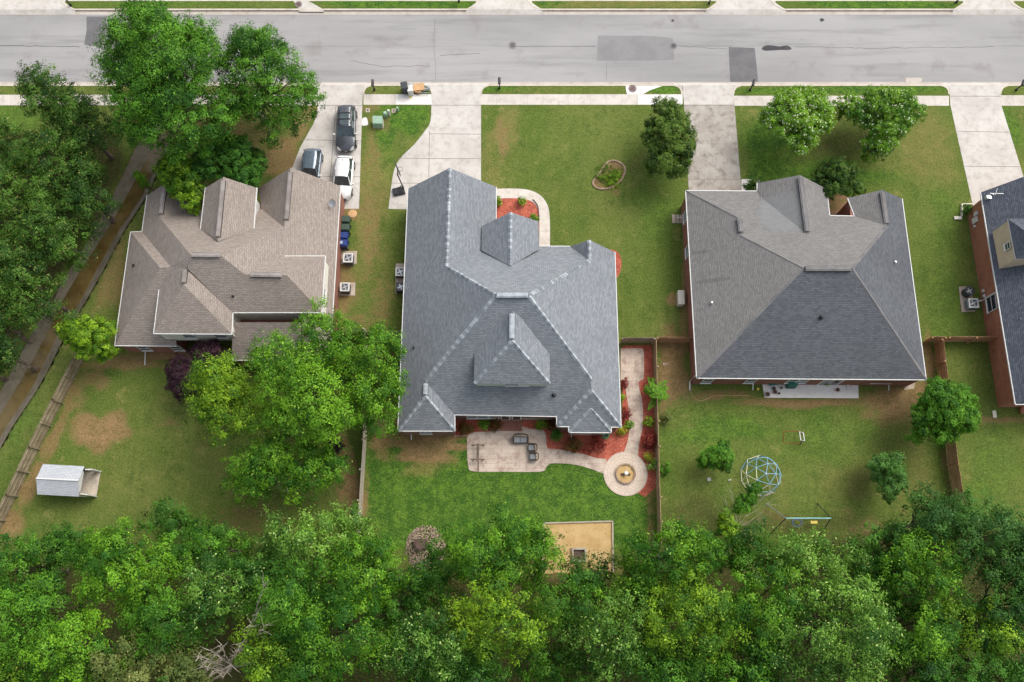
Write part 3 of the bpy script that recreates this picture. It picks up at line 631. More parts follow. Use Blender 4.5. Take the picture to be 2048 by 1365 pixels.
walls(H2, [(964,452),(1076.5,452),(1079,500),(962.5,500)], 4.3, mat='brick2', name='porch_wall', inset=.3, gables=[((964,447),(1021,425,5.9),(1076.5,447))])
walls(H2, [(948.6,690),(1099,690),(1099.5,768),(948.6,767)], 6.35, z0=3.2, mat='white', name='dormer_wall', inset=.14)
dy = P(1024, 767, 6.35).y+.14
window_s(H2, P(1034,770,6).x, dy-.004, 4.9, 1.9, 1.1)
wy = P(1000, 829.5, 3.2).y+INS
for x, n in ((965, 3), (1080, 3)): window_s(H2, P(x, 836, 2.2).x, wy-.006, .8, .92, 1.75, n)
b = MB(); dx_ = P(1022, 836, 1).x
for s in (-.48, .48): b.box(dx_+s-.42, dx_+s+.42, wy-.08, wy-.006, .12, 2.2)
do = b.build('door', M['white'], H2); b = MB()
for s in (-.48, .48): b.box(dx_+s-.3, dx_+s+.3, wy-.1, wy-.081, .5, 2.05)
b.build('pane', M['glass'], do)
b = MB(); b.box(dx_-.95, dx_+.95, wy-1.0, wy-.085, -.02, .14); b.build('door_step', M['brick'], H2)
for x, y, z in ((874,497,4.8),(866,538,4.6),(869,653,4.6),(1108,790,4.4)): pipe_vent(H2, x, y, z, .08, .3)
pipe_vent(H2, 828, 697, 3.9, .07, .65)
downspout(H2, (812, 862), 3.2, dx=.2); downspout(H2, (1146, 865), 3.2, dx=.1)
b = MB(); p = P(1034, 845, 0); wy2 = P(850, 862, 3.2).y+INS
window_s(H2, P(850, 866, 2).x, wy2-.006, .9, 1.0, 1.5)

# --- house 1 (brown roof, left)
H1 = empty('house', P(450, 540, 0), 'two storey house with brown weathered shingles left of the grey roofed house', 'house', 'houses along the street')
V = dict(a=(261.5,465,3), b=(284.5,464,3), c=(294.5,391,3), d=(330,368,4.36), e=(321.5,438,4.36), f0=(368,392,3), f1=(377,421.5,3), g=(320,536,6.42), h=(341,534,6.42), SW=(230,691,3), SE=(352,692,3), ML=(382,511,8.21), MR=(441,511,8.21),
         i=(568,455,5.53), j=(581.5,335.5,5.53), k=(517,376,3), l=(680.5,372.5,3), k2=(523,418.5,3.2), e2=(659,720,3), w=(612,645,4.9), t=(466,645,4.9), u=(463,720,3), n=(490,550,7.24), h3=(341,534,6.42))
_, W1_ = planar_roof('h1', V, ['a g SW', 'a b h g', 'SW g h SE', 'c d e ML h b', 'd f0 f1 e', 'ML e f1 k2 i MR', 'j k k2 i', 'j l e2 w n MR i', 'e2 w t u'], M['roof1'], H1, eaves=(3,))
V = dict(ML=(382,511,8.23), MR=(441,511,8.23), n=(490,550,7.26), o=(574,551,7.26), p=(643,625,5.6), q=(465,625,5.6), r=(650,513,5.6), s=(563,513,5.6), v=(374,537,7.62))
_, W1b = planar_roof('h1b', V, ['s r o n', 'r p o', 'ML MR n o p q v'], M['roof1'], H1, eaves=(5.6,))
V = dict(A1=(371,537,7.56), A2=(367.7,570,7.56), w1=(318.5,580,5.6), w2=(308,667,5.6), w3=(463,668,5.6), q=(465,622,5.6), h=(341,534,6.44), ML=(382,511,8.22))
_, W1c = planar_roof('h1c', V, ['w1 h A1 A2 w2', 'h ML A1', 'w2 A2 w3', 'A2 w3 q A1'], M['roof1'], H1, eaves=(5.6,))
V = dict(D1=(447,354.5,7.11), D2=(435.5,482,7.11), x1=(411,376,5.6), x2=(401.5,458,5.6), x3=(513,376,5.6), x4=(507,458,5.6))
_, W1d = planar_roof('h1d', V, ['x1 D1 D2 x2', 'D1 x3 x4 D2'], M['roof1'], H1, eaves=(5.6,))
def P1(a, b_, z): return (P(*a, z), P(*b_, z))
for a, b_, z in [((384,511),(440,511),8.24),((501,550),(563,551),7.28),((447,362),(436,474),7.13),((581,345),(573,440),5.55),((329,376),(322,428),4.38),((371,540),(368,566),7.58)]: vent_box(H1, *P1(a, b_, z), M['cap1'], .38)
walls(H1, [(308,620),(463,620),(463,662),(308,662)], 3, mat='brick', inset=.02)
walls(H1, [(261.5,465),(284.5,464),(294.5,391),(368,392),(377,421.5),(517,418),(517,376),(680.5,372.5),(659,720),(463,720),(463,650),(352,650),(352,692),(230,691)], 3, mat='brick', gables=[((294.5,391),(330,368,4.36),(368,391)),((517,376),(581.5,335.5,5.53),(680.5,373))])
walls(H1, [(382,513),(650,513),(643,625),(465,625),(463,668),(308,667),(318.5,560),(382,545)], 5.6, z0=2.9, mat='siding', name='upper_wall')
walls(H1, [(411,376),(513,376),(507,480),(401,480)], 5.6, z0=2.9, mat='white', name='dormer_wall', inset=.4, gables=[((411,376),(447,354.5,7.11),(513,376))])
y1 = P(400, 667.5, 5.6).y+INS
for x in (372, 436): window_s(H1, P(x, 678, 5).x, y1-.006, 3.85, .95, 1.3)
y1b = P(300, 691.5, 3).y+INS
for x in (283, 349): window_s(H1, P(x, 695, 2.2).x, y1b-.006, .9, .95, 1.5)
ex = P(646, 570, 5.6).x-INS
window_s(H1, ex+.008, P(648, 585, 5).y, 4.1, 1.0, 1.1, face='e')
downspout(H1, (254, 692), 3, dx=.9, out=1.2); downspout(H1, (459, 668), 5.6, dx=.15)
for x, y, z in ((267,531,3.9),(466,593,6.3)): pipe_vent(H1, x, y, z, .06, .25)
b = MB(); p = P(668, 408, 3.4)   # dish on the roof edge
b.tube([p+Vector((0,0,-.3)), p+Vector((.1,-.1,.6))], .035); b.tube([p+Vector((.1,-.1,.6)), p+Vector((.1,.45,.75))], .02); b.tube([p+Vector((-.35,-.2,-.1)), p+Vector((.1,-.1,.5))], .02); b.build('antenna_mast', M['galv'], H1)
b = MB()
nvec = Vector((-.3, -.5, .8)).normalized(); cpt = p+Vector((.02,-.18,.55)); q1 = nvec.orthogonal().normalized(); q2 = nvec.cross(q1); prev = None
for rr in (.02, .15, .27, .36):
    ring = [cpt+nvec*(rr*rr*.8)+(q1*math.cos(t*2*math.pi/16)+q2*math.sin(t*2*math.pi/16))*rr for t in range(16)]
    if prev:
        for t in range(16): b.poly([prev[t], prev[(t+1)%16], ring[(t+1)%16], ring[t]])
    prev = ring
b.build('satellite_dish', M['galv'], H1)
b = MB(); p0, p1_, y_ = P(395, 690, 2.6), P(455, 690, 2.6), P(395, 690, 3).y
b.poly([(P(385,0,0).x, 0, 0)]*3) if 0 else None
b.box(P(392,690,2.8).x, P(438,690,2.8).x, y1-1.9, y1-.01, 2.55, 2.7); b.build('porch_roof', M['roof1'], H1)
# --- house 3 (charcoal roof, right)
H3 = empty('house', P(1600, 580, 0), 'brick house with large charcoal and brownish roof right of the centre house', 'house', 'houses along the street')
V = dict(NW=(1372,382,3.1), a=(1515,383,3.1), b=(1515,366.5,3.1), B=(1600,350.5,4.79), C=(1653,378,3.1), D=(1659,432,3.1), K=(1614.5,468,4.79), N2=(1710,433,3.1), G1=(1696,396.5,3.1), G=(1764,380,3.94), G2=(1804,398,3.1), G3=(1773,452,4.1),
         MR=(1704,537,6.59), ML=(1607,537,6.59), S1=(1482,472,4.84), S2=(1478,437,4.84), V=(1519,393,3.35), SE=(1852,759.5,3.1), SW=(1394,756,3.1))
_, W3 = planar_roof('h3', V, ['NW S2 S1 ML SW', 'NW a V S2', 'b B K V a', 'B C D K', 'V K ML S1', 'V S1 S2', 'K D N2 G3 MR ML', 'G1 G G3 N2', 'G G2 SE MR G3', 'ML MR SE SW'], M['roof3'], H3, eaves=(3.1,), mat2=M['roof3brown'], fmat={k: 2 for k in ['NW S2 S1 ML SW', 'NW a V S2', 'b B K V a', 'B C D K', 'V K ML S1', 'V S1 S2', 'K D N2 G3 MR ML', 'G1 G G3 N2']})
V = dict(a=(1515,367,3.2), b=(1573,352,4.3), c_=(1616,372,4.1), d=(1616,440,4.1), e=(1519,398,3.2))
for pth in [['ML','SW'],['MR','SE'],['ML','S1'],['NW','S2'],['MR','G3']]: cap(H3, [W3[k] for k in pth], M['cap3'], .32)
for a, b_, z in [((1610,538),(1702,538),6.62),((1600,356),(1614,464),4.82),((1764,386),(1773,448),4.0),((1478,438),(1482,465),4.88)]: vent_box(H3, *P1(a, b_, z), M['cap3'], .42)
walls(H3, [(1372,382),(1515,383),(1515,366.5),(1653,378),(1659,432),(1699,433),(1696,396.5),(1804,398),(1852,759.5),(1394,756)], 3.1, mat='brick', gables=[((1515,372),(1600,350.5,4.79),(1653,372)),((1696,397),(1764,380,3.94),(1804,397))])
y3 = P(1500, 757.5, 3.1).y+INS
for x, n in ((1418,1),(1505,1),(1775,2),(1600,2)): window_s(H3, P(x, 764, 2.2).x, y3-.006, .85, .9, 1.5, n)
b = MB(); xx = P(1660, 764, 1).x; b.box(xx-.9, xx+.9, y3-.07, y3-.006, .06, 2.15); do = b.build('door', M['white'], H3)
b = MB(); b.box(xx-.75, xx-.08, y3-.09, y3-.071, .3, 2.0); b.box(xx+.08, xx+.75, y3-.09, y3-.071, .3, 2.0); b.build('pane', M['glass'], do)
x3 = P(1376, 430, 3.1).x+.4
for y in (430, 500): window_s(H3, P(1372+(y-382)*.064, y, 3.1).x+INS-.01, P(1376, y, 2).y, .9, 1.0, 1.4, face='w')
for x in (1399, 1530): downspout(H3, (x, 757), 3.1, dx=-.5, out=.6)
for x in (1727, 1812): downspout(H3, (x, 758), 3.1, dx=-.5, out=.6)
b = MB(); p = P(1372, 405, 3.1); b.tube([(p.x+.02, p.y, 3.0), (p.x+.3, p.y-.2, 2.6), (p.x+.3, p.y-.2, .2), (p.x-.3, p.y-.2, .1)], .055); b.build('downspout', M['white'], H3)
for x, y, z in ((1489,500,4.6),(1484,536,4.5),(1423,607,3.7),(1643,635,5.2),(1789,526,3.9)): pipe_vent(H3, x, y, z, .08, .3, 'galv' if x in (1423, 1789) else 'pipe')
# --- house 4 (right edge)
H4 = empty('house', P(2120, 600, 0), 'orange brick house with dark slate shingles cut by the right edge', 'house', 'houses along the street')
V = dict(NW=(1962,385,3.3), A=(2145,318,7.3), NE=(2310,385,3.3), SE=(2400,808,3.3), SW=(2031.5,808.5,3.3), K=(2195,700,7.3))
_, W4 = planar_roof('h4', V, ['NW A K SW', 'A NE SE K', 'SW K SE'], M['roof4'], H4, eaves=(3.3,))
V = dict(nw=(2016,438,6.3), sw=(2031.5,518,6.3), k=(2072,478,7.9), k2=(2130,478,7.9), ne=(2200,436,6.3), se=(2210,518,6.3))
planar_roof('h4d', V, ['nw k sw', 'nw ne k2 k', 'sw k k2 se', 'ne se k2'], M['roof4'], H4, th=.12, eaves=())
walls(H4, [(2016,438),(2200,436),(2210,518),(2031.5,518)], 6.3, z0=3.6, mat='tansiding', name='upper_wall', inset=.1)
q_ = P(2023, 484, 6.3); window_s(H4, q_.x+.085, q_.y-.1, 5.15, .62, .8, face='w')
_, in4 = walls(H4, [(1962,385),(2310,385),(2400,808),(2031.5,808.5)], 3.3, mat='brick4', inset=.35, gables=[((1962,385),(2145,318,7.3),(2310,385))])
def on4(py):   # west wall plane x at a given image row of the eave
    p = P(1962+(py-385)*.164, py, 3.3); return p.x+.35
b = MB()
wx = lambda y: P(1962,385,3.3).x+.34+(P(1962,385,3.3).y-y)*((P(2031.5,808.5,3.3).x-P(1962,385,3.3).x)/(P(1962,385,3.3).y-P(2031.5,808.5,3.3).y))
yy = P(1985, 607, 1.5).y; window_s(H4, wx(yy)-.02, yy, .9, 1.5, 1.5, face='w')
for (px, py, z, w, h) in ((1939,428,1.5,.35,.5),(1942,441,1.2,.5,.8),(1943,453,1.0,.2,.2),(1965,582,.7,.25,.25),(1966,592,.7,.25,.25)):
    y = P(px, py, z).y; b = MB(); b.box(wx(y)-.14, wx(y)-.01, y-w/2, y+w/2, z-h/2, z+h/2); b.build('meter_box', M['aclight'], H4)
b = MB(); y = P(1975, 590, 2).y; b.tube([(wx(y)-.3, y, 3.2), (wx(y)-.08, y, 2.8), (wx(y)-.08, y, .3), (wx(y)-.5, y, .15)], .06); b.build('downspout', M['white'], H4)
b = MB(); y = P(1990,815,0).y
b.box(wx(y)+1.8, wx(y)+4, y-.2, y+.9, 0, .5); b.box(wx(y)+1.8, wx(y)+4, y-.6, y-.2, 0, .25); b.build('door_step', M['brick4'], H4)
b = MB(); p = P(1975, 397, 3.6)
b.tube([p+Vector((0,0,-.4)), p+Vector((.05,0,.9))], .04); b.tube([p+Vector((-.2,.1,.8)), p+Vector((.9,.0,.95))], .03); b.tube([p+Vector((.2,-.1,.9)), p+Vector((.4,.5,1.0))], .02); b.box(-.2, .2, -.15, .15, -.1, .3, o=p); b.build('antenna_mast', M['galv'], H4)
for x, y, z in ((2043,583,4.0),(2037,640,3.8)): pipe_vent(H4, x, y, z, .1, .3)

# ------------------------------------------------------------ patios, beds, paths
sheet('mulch_bed', curve([(990,396),(1040,396),(1066,402),(1077,418),(1078,445)], 4)+[(1078,470),(988,470)], .03, M['mulch'])
# front walk
def strip_px(name, pts, w, z, mat, n=5, depth=.05):
    b = MB(); b.sweep([P(*p) for p in curve(pts, n)], w, z-depth, z); return tag(b.build(name, mat), kind='structure')
M['walk'] = slabmat('front walk concrete', c(224, 216, 205), c(210, 202, 190), c(185, 172, 158), 1.2, 40, c(160, 150, 138))
strip_px('front_walk', [(985,388),(1040,388),(1068,395),(1084,412),(1089,440),(1089,498)], .98, .035, M['walk'])
sheet('mulch_bed', curve([(1226,500),(1238,508),(1243,525),(1240,545),(1234,556)], 4)+[(1215,556),(1215,500)], .03, M['mulch'])
sheet('front_walk', [(1483,359),(1520,359),(1520,384),(1483,384)], .01, M['patiowhite'])
sheet('mulch_bed', [(1645,380),(1700,395),(1700,436),(1655,436)], .02, M['bedsoil'])
# back mulch
sheet('mulch_bed', [(905,832),(1040,832),(1120,832),(1245,835),(1245,692),(1304,690),(1312,975),(1290,995),(1200,940),(1090,905),(1060,880),(935,874),(905,874)], .02, M['mulch'])
sheet('patio', curve([(934,880),(936,930),(946,943),(1000,944),(1080,944),(1092,935),(1100,927)], 4)+[(1098,902)]+curve([(1092,890),(1092,872),(1085,861),(1060,858),(1042,852),(1035,845),(1034,834)], 4)+[(1012,834)]+curve([(1010,845),(1000,856),(980,863),(950,865),(936,870)], 4), .045, M['stamp'])
sheet('garden_path', curve([(1086,897),(1120,900),(1160,907),(1190,916),(1213,918)], 5)+curve([(1212,950),(1180,938),(1150,930),(1110,927),(1090,931)], 5), .049, M['stamp'])
sheet('garden_path', [(1241,698)]+curve([(1280,697),(1287,702),(1288,735),(1287,757),(1280,762)], 4)+curve([(1277,766),(1279,780),(1284,800),(1286,830),(1284,860),(1278,890),(1276,915)], 4)+curve([(1248,905),(1256,880),(1258,855),(1257,820),(1252,785),(1249,764)], 4)+[(1241,762)], .053, M['stamp'])
cxy = P(1251, 948); b = MB(); RR = P(1295, 948).x-cxy.x; n = 48
for k in range(n):
    t0, t1 = 2*math.pi*k/n, 2*math.pi*(k+1)/n; r0, r1 = .75, RR
    f = lambda r, t, z=.062: (cxy.x+r*math.cos(t), cxy.y+r*math.sin(t), z)
    for q in range(4):
        ra, rb = r0+(r1-r0)*q/4, r0+(r1-r0)*(q+1)/4
        b.poly([f(ra, t0), f(rb, t0), f(rb, t1), f(ra, t1)], uv=[(t0*1.5, ra), (t0*1.5, rb), (t1*1.5, rb), (t1*1.5, ra)])
    b.poly([f(r1, t0, 0), f(r1, t1, 0), f(r1, t1), f(r1, t0)])
    if True: b.poly([f(0.02, t0, .05), f(r0, t0, .05), f(r0, t1, .05), f(.02, t1, .05)])
tag(b.build('round_patio', M['stampring']), kind='structure')
fp = empty('fire_pit', (cxy.x, cxy.y, .05), 'round fire pit ring of stones filled with yellow gravel on the circular paving', 'fire pit')
b = MB(); b.cyl(cxy.x, cxy.y, .04, .12, .76, n=32); b.build('gravel', M['sand'], fp)
b = MB(); rnd = random.Random(4)
for k in range(26):
    t = 2*math.pi*k/26; r = .80+rnd.uniform(-.02, .02); b.box(-.09, .09, -.075, .075, 0, rnd.uniform(.16, .22), rz=t+math.pi/2, o=(cxy.x+r*math.cos(t), cxy.y+r*math.sin(t), .05))
b.build('stone_ring', M['stone'], fp)
b = MB(); b.lathe(cxy.x, cxy.y, [(.16, .1), (.12, .3), (.06, .5), (.17, .62), (.14, .66)], 14); b.build('pedestal', M['white'], fp)
b = MB()
for s in (-1, 1): b.tube([(cxy.x+s*.15, cxy.y-.05, .14), (cxy.x+s*.38, cxy.y-.08, .15)], .1, 8)
b.build('log', M['boulder'], fp)
sheet('back_patio', [(1524,765),(1716,764),(1717,797),(1529,796)], .05, M['patiowhite'], .08)
sheet('back_patio', [(1526,740),(1716,740),(1716,766),(1524,766)], .046, M['patiowhite'], .08)
sheet('gravel_pad', [(1812,764),(1830,764),(1828,778),(1808,780)], .03, M['padconc'])
# sand box
sheet('sand_pit', [(1088,1049),(1223,1045),(1224,1145),(1086,1148)], .05, M['sand'], .06)
t = empty('timber_edging', P(1156, 1047), 'low grey timber edging round the square of yellow sand', 'edging')
for p, q in (((1088,1047),(1225,1043)), ((1225,1043),(1226,1146)), ((1088,1047),(1084,1148))):
    b = MB(); b.sweep([P(*p), P(*q)], .12, 0, .16); b.build('timber', M['timber'], t)
t = empty('wooden_planter', P(1155, 1108), 'small square grey timber frame standing in the yellow sand', 'planter')
b = MB(); p = P(1158, 1110)
for x0, x1, y0, y1 in ((-.62,.62,.4,.58),(-.62,.62,-.58,-.4),(-.62,-.46,-.4,.4),(.46,.62,-.4,.4)): b.box(x0, x1, y0, y1, .04, .32, o=p)
b.build('frame', M['timber'], t); b = MB(); b.box(-.46, .46, -.4, .4, .04, .12, o=p); b.build('soil', M['boulder'], t)
# kidney bed
kid = curve([(1224,322),(1243,328),(1250,342),(1243,360),(1228,374),(1205,379),(1189,374),(1186,365),(1192,355),(1203,342),(1210,330)], 4, True)
sheet('flower_bed', kid, .03, M['bedsoil'])
b = MB(); rnd = random.Random(8); kp = [P(*p) for p in kid]
for i in range(len(kp)):
    a, e = kp[i], kp[(i+1) % len(kp)]; d = e-a; ang = math.atan2(d.y, d.x); L = d.length
    k_ = max(1, round(L/.3))
    for j in range(k_): b.box(0.01, L/k_-.015, -.075, .075, 0, .12+rnd.uniform(-.01, .02), rz=ang, o=a+d*(j/k_))
tag(b.build('bed_edging', M['stone']), 'tan stone edging round the kidney shaped flower bed in the front lawn', 'edging')
b = MB()
pp = [P(*p) for p in curve([(1066,400),(1075,412),(1077.5,428),(1078,443)], 5)]
b.sweep(pp, .07, 0, .12); tag(b.build('bed_edging', M['boulder']), 'thin dark edging between the front walk and the red mulch by the porch', 'edging')
b = MB()
for k in range(7): p = P(910+k*4.1, 873.5-k*.3); b.box(-.09, .08, -.06, .06, 0, .14, o=p)
tag(b.build('bed_edging', M['stone']), 'short row of pale bricks at the left end of the back mulch bed', 'edging')
# gravel mound
rp = P(851, 1096); t = empty('gravel_mound', rp, 'low mound of pale loose stones on the back lawn at the edge of the woods', 'rock pile')
rnd = random.Random(5); b = MB()
def pebble(b, p, r, rnd, flat=.7):
    bm = bmesh.new(); bmesh.ops.create_icosphere(bm, subdivisions=1, radius=r)
    for v in bm.verts: v.co *= rnd.uniform(.75, 1.15); v.co.z *= flat
    rot = Matrix.Rotation(rnd.uniform(0, 6.3), 3, 'Z'); b.mesh([Vector(p)+rot@v.co for v in bm.verts], [[v.index for v in f.verts] for f in bm.faces]); bm.free()
for k in range(1300):
    a = rnd.uniform(0, 6.283); r = math.sqrt(rnd.random()); x = 1.68*r*math.cos(a); y = 1.85*r*math.sin(a)
    pebble(b, (rp.x+x, rp.y+y, .35*(1-r*r)), rnd.uniform(.04, .085), rnd)
stn = blotchy('loose stones', c(176, 152, 130), c(118, 102, 88), c(215, 198, 176), s1=6, s2=9)
b.build('stones', stn, t)['kind'] = 'stuff'
b = MB(); rot = curve([(-.62,.1),(-.5,.42),(.0,.5),(.48,.42),(.66,.05),(.5,-.3),(.12,-.42),(-.1,-.62),(-.45,-.4)], 1, True); p = P(843, 1090)
b.prism([(p.x+x, p.y+y) for x, y in rot], .2, .62); b.prism([(p.x+x*.8, p.y+y*.8) for x, y in rot], .62, .70); tag(b.build('flat_boulder', M['boulder']), 'large flat dark rock lying on the mound of pale stones', 'boulder')

# ------------------------------------------------------------ fences
def fence(base, mat, label, step=2.4, h=1.8, group=None, pick=True, rails='s'):
    """board fence along pixel polyline at ground; posts, rails and boards"""
    pts = [P(*p) for p in base]; t = empty('wooden_fence', pts[0], label, 'fence', 'wooden yard fences')
    bd = MB(); rl = MB()
    for a, e in zip(pts[:-1], pts[1:]):
        d = e-a; L = d.length; ang = math.atan2(d.y, d.x); nb = max(1, int(L/.15)); rnd = random.Random(int(L*100))
        for i in range(nb):
            x = L*i/nb; hh = h+rnd.uniform(-.025, .025); bd.box(x+.006, x+L/nb-.008, -.012+rnd.uniform(-.006,.006), .012, .03, hh, rz=ang, o=a)
        s = 1 if rails == 's' else -1
        for z in (.35, .95, 1.5):
            rl.box(0, L, s*.013 if s > 0 else -.06, .06 if s > 0 else -.013, z, z+.09, rz=ang, o=a)
        npost = max(1, round(L/step))
        for i in range(npost+1):
            x = L*i/npost
            pb = MB(); pb.box(x-.055, x+.055, s*.06 if s > 0 else -.17, .17 if s > 0 else -.06, -.2, h+.04, rz=ang, o=a); pb.build('post', M[mat], t)
    bd.build('boards', M[mat], t); rl.build('rail', M[mat], t); return t
fence([(172,712),(124,806),(78,898),(34,992),(-40,1140)], 'woodold', 'old brown board fence beside the creek channel at the left edge', rails='s')
fence([(736,668),(733,885),(722,1065),(718,1110)], 'woodgrey', 'grey board fence between the shed yard and the centre house yard', rails='n')
fence([(672,672),(806,675)], 'woodold', 'dark cross fence between the brown roofed house and the grey roofed house', rails='n')
fence([(1240,686),(1303,686)], 'woodold', 'short fence section between the centre house and the long side fence', rails='n')
fence([(1306,686),(1308,800),(1312,950),(1316,1095)], 'wood', 'long brown board fence right of the red mulch and round paving', rails='s')
fence([(1309,685),(1386,686)], 'woodred', 'short brown fence from the long side fence to the charcoal roofed house', rails='n')
fence([(1846,684),(1872,684)], 'woodred', 'very short brown fence stub at the right wall of the charcoal roofed house', rails='n')
fence([(1880,684),(1986,684)], 'woodred', 'brown cross fence between the charcoal roofed house and the orange brick house', rails='n')
fence([(1868,690),(1878,775),(1890,880),(1896,930),(1908,1005)], 'woodred', 'brown board fence with rails running down the right yard behind the round tree', rails='n')

# ------------------------------------------------------------ equipment and small things
def pad(px): sheet('equipment_pad', px, .06, M['padconc'], .08)
pad([(683,503),(714,503),(713,529),(681,529)]); pad([(680,566),(711,566),(710,592),(678,592)]); pad([(792,528),(812,528),(812,588),(791,588)]); pad([(1917,574),(1940,573),(1950,624),(1923,625)])
def ac_unit(px, py, w, h, mat, label, round_=False, louv='acdark'):
    p = P(px, py, .06); t = empty('air_conditioner', p, label, 'air conditioner', 'outdoor air conditioners beside the houses')
    b = MB()
    if round_: b.cyl(p.x, p.y, .06, h, w/2, n=24)
    else:
        b.box(-w/2, w/2, -w/2, w/2, .06, h-.08, o=(p.x, p.y, 0)); b.box(-w/2+.02, w/2-.02, -w/2+.02, w/2-.02, h-.08, h-.02, o=(p.x, p.y, 0))
    b.build('casing', M[mat if louv != 'light' else 'aclight'], t)
    b = MB(); ring = [(p.x+(w*.5 if k % 1 == 0 else 0)*math.cos(2*math.pi*k/24), p.y+w*.5*math.sin(2*math.pi*k/24)) for k in range(24)]
    if round_: b.sweep(ring, .06, h, h+.05, True)
    else:
        for x0, x1, y0, y1 in ((-w/2-.01,w/2+.01,w/2-.1,w/2+.01),(-w/2-.01,w/2+.01,-w/2-.01,-w/2+.1),(-w/2-.01,-w/2+.1,-w/2+.1,w/2-.1),(w/2-.1,w/2+.01,-w/2+.1,w/2-.1)): b.box(x0, x1, y0, y1, h-.02, h+.05, o=(p.x, p.y, 0))
    b.build('top_frame', M['aclight'] if mat != 'acdark' else M['acdark'], t)
    b = MB(); b.cyl(p.x, p.y, h-.018, h+.0, w*.39, n=20); b.build('shroud', M['acdark'], t)
    b = MB()
    for k in range(4):
        a = k*math.pi/2+.4; b.box(.05, w*.34, -.05, .07, 0, .012, rz=a, o=(p.x, p.y, h+.003))
    b.cyl(p.x, p.y, h, h+.03, .07, n=10)
    for rr in (w*.2, w*.3, w*.38): b.sweep([(p.x+rr*math.cos(2*math.pi*k/20), p.y+rr*math.sin(2*math.pi*k/20)) for k in range(20)], .008, h+.035, h+.042, True)
    b.build('fan', M['galv'], t)
    b = MB()
    for k in range(7 if not round_ else 0):
        z = .14+k*(h-.3)/7
        for s in (-1, 1): b.box(-w/2+.04, w/2-.04, s*w/2-.008, s*w/2+.008, z, z+.03, o=(p.x, p.y, 0)); b.box(s*w/2-.008, s*w/2+.008, -w/2+.04, w/2-.04, z, z+.03, o=(p.x, p.y, 0))
    if not round_: b.build('louvre', M['acdark'], t)
    return t
ac_unit(699, 522, .85, .8, 'acgrey', 'air conditioner with pale top frame nearer the blue bins beside the brown roofed house')
ac_unit(693, 580, .8, .85, 'acgrey', 'grey air conditioner lower of the two beside the brown roofed house')
ac_unit(802, 549, .8, .75, 'acgrey', 'upper air conditioner half under the left eave of the grey roofed house')
ac_unit(803, 579, .8, .75, 'acdark', 'lower air conditioner half under the left eave of the grey roofed house')
ac_unit(1931, 587, .8, .8, 'acdark', 'round black air conditioner beside the orange brick house', True)
ac_unit(1938, 612, .85, .85, 'acblue', 'square blue grey air conditioner beside the orange brick house')
def wheelie(px, py, mat, label, rz=0, sticker=False, h=1.1):
    p = P(px, py, 0); t = empty('wheeled_bin', p, label, 'bin', 'wheeled bins beside the house', rz)
    b = MB(); w0, w1, d0, d1 = .24, .31, .26, .37
    b.mesh([(-w0,-d0,.08),(w0,-d0,.08),(w0,d0,.08),(-w0,d0,.08),(-w1,-d1,h-.1),(w1,-d1,h-.1),(w1,d1,h-.1),(-w1,d1,h-.1)], [(0,3,2,1),(4,5,6,7),(0,1,5,4),(1,2,6,5),(2,3,7,6),(3,0,4,7)])
    b.box(-w1-.02, w1+.02, -d1-.02, d1+.02, h-.14, h-.1); b.build('body', M[mat], t, world=False)
    b = MB(); b.mesh([(-w1,-d1-.02,h-.09),(w1,-d1-.02,h-.09),(w1,d1,h-.09),(-w1,d1,h-.09),(-w1+.05,-d1+.06,h),(w1-.05,-d1+.06,h),(w1-.05,d1-.05,h-.01),(-w1+.05,d1-.05,h-.01)], [(4,5,6,7),(0,1,5,4),(1,2,6,5),(2,3,7,6),(3,0,4,7)])
    b.box(-.2, .2, .0, .04, h, h+.02); b.build('lid', M[mat], t, world=False)
    b = MB(); b.tube([(-.26,d1+.06,h-.14),(.26,d1+.06,h-.14)], .02); b.build('handle', M[mat], t, world=False)
    for s in (-1, 1):
        b = MB(); b.tube([(s*.26,d0+.04,.1),(s*.32,d0+.04,.1)], .1, 12); b.build('wheel', M['tyre'], t, world=False)
    if sticker: b = MB(); b.box(-.14, .12, -.24, -.02, h+.001, h+.004); b.build('sticker', M['acblue'], t, world=False)
    return t
RZ = -math.pi/2
wheelie(695, 447, 'green_bin', 'dark green wheeled bin farthest from the air conditioners in the row by the brick wall', RZ)
wheelie(694, 463, 'green_bin', 'dark green wheeled bin next to the blue bins', RZ)
wheelie(691, 479, 'blue_bin', 'plain blue wheeled bin next to the green bins', RZ)
wheelie(690, 494, 'blue_bin', 'blue wheeled bin with a pale square sticker on its lid', RZ, True)
wheelie(811, 184, 'acdark', 'dark grey wheeled bin standing at the kerb beside the junk pile', .2, h=1.2)
# junk at the kerb
t = empty('white_crate', P(823, 190), 'white plastic box standing at the sidewalk edge beside the dark kerbside bin', 'box'); p = P(822, 187)
b = MB(); b.box(-.24, .26, -.3, .3, 0, .85, o=p, rz=.1); b.build('body', M['white'], t); b = MB(); b.box(-.27, .29, -.32, .33, .85, .92, o=p, rz=.1); b.build('lid', M['aclight'], t)
b = MB(); b.box(-.12, .12, -.1, .1, .0, .015, rz=.2, o=P(820.5, 194.5, .012)); tag(b.build('paper_sheet', M['yellow']), 'pale yellow sheet lying on the sidewalk by the white box', 'paper')
t = empty('cardboard_box', P(839, 181), 'flattened tan cardboard box on top of the kerbside junk pile', 'box'); p = P(838, 179)
b = MB(); b.box(-.55, .5, -.3, .35, .05, .4, o=p, rz=.06); b.box(-.5, .55, -.36, .36, .41, .44, o=p, rz=.12); b.build('carton', M['cardboard'], t); b = MB(); b.box(-.4, .2, -.5, -.36, .3, .33, o=p, rz=.1); b.build('flap', M['cardboard'], t)
t = empty('scrap_frame', P(850, 182), 'tangled grey metal frames lying in the kerbside junk pile', 'scrap')
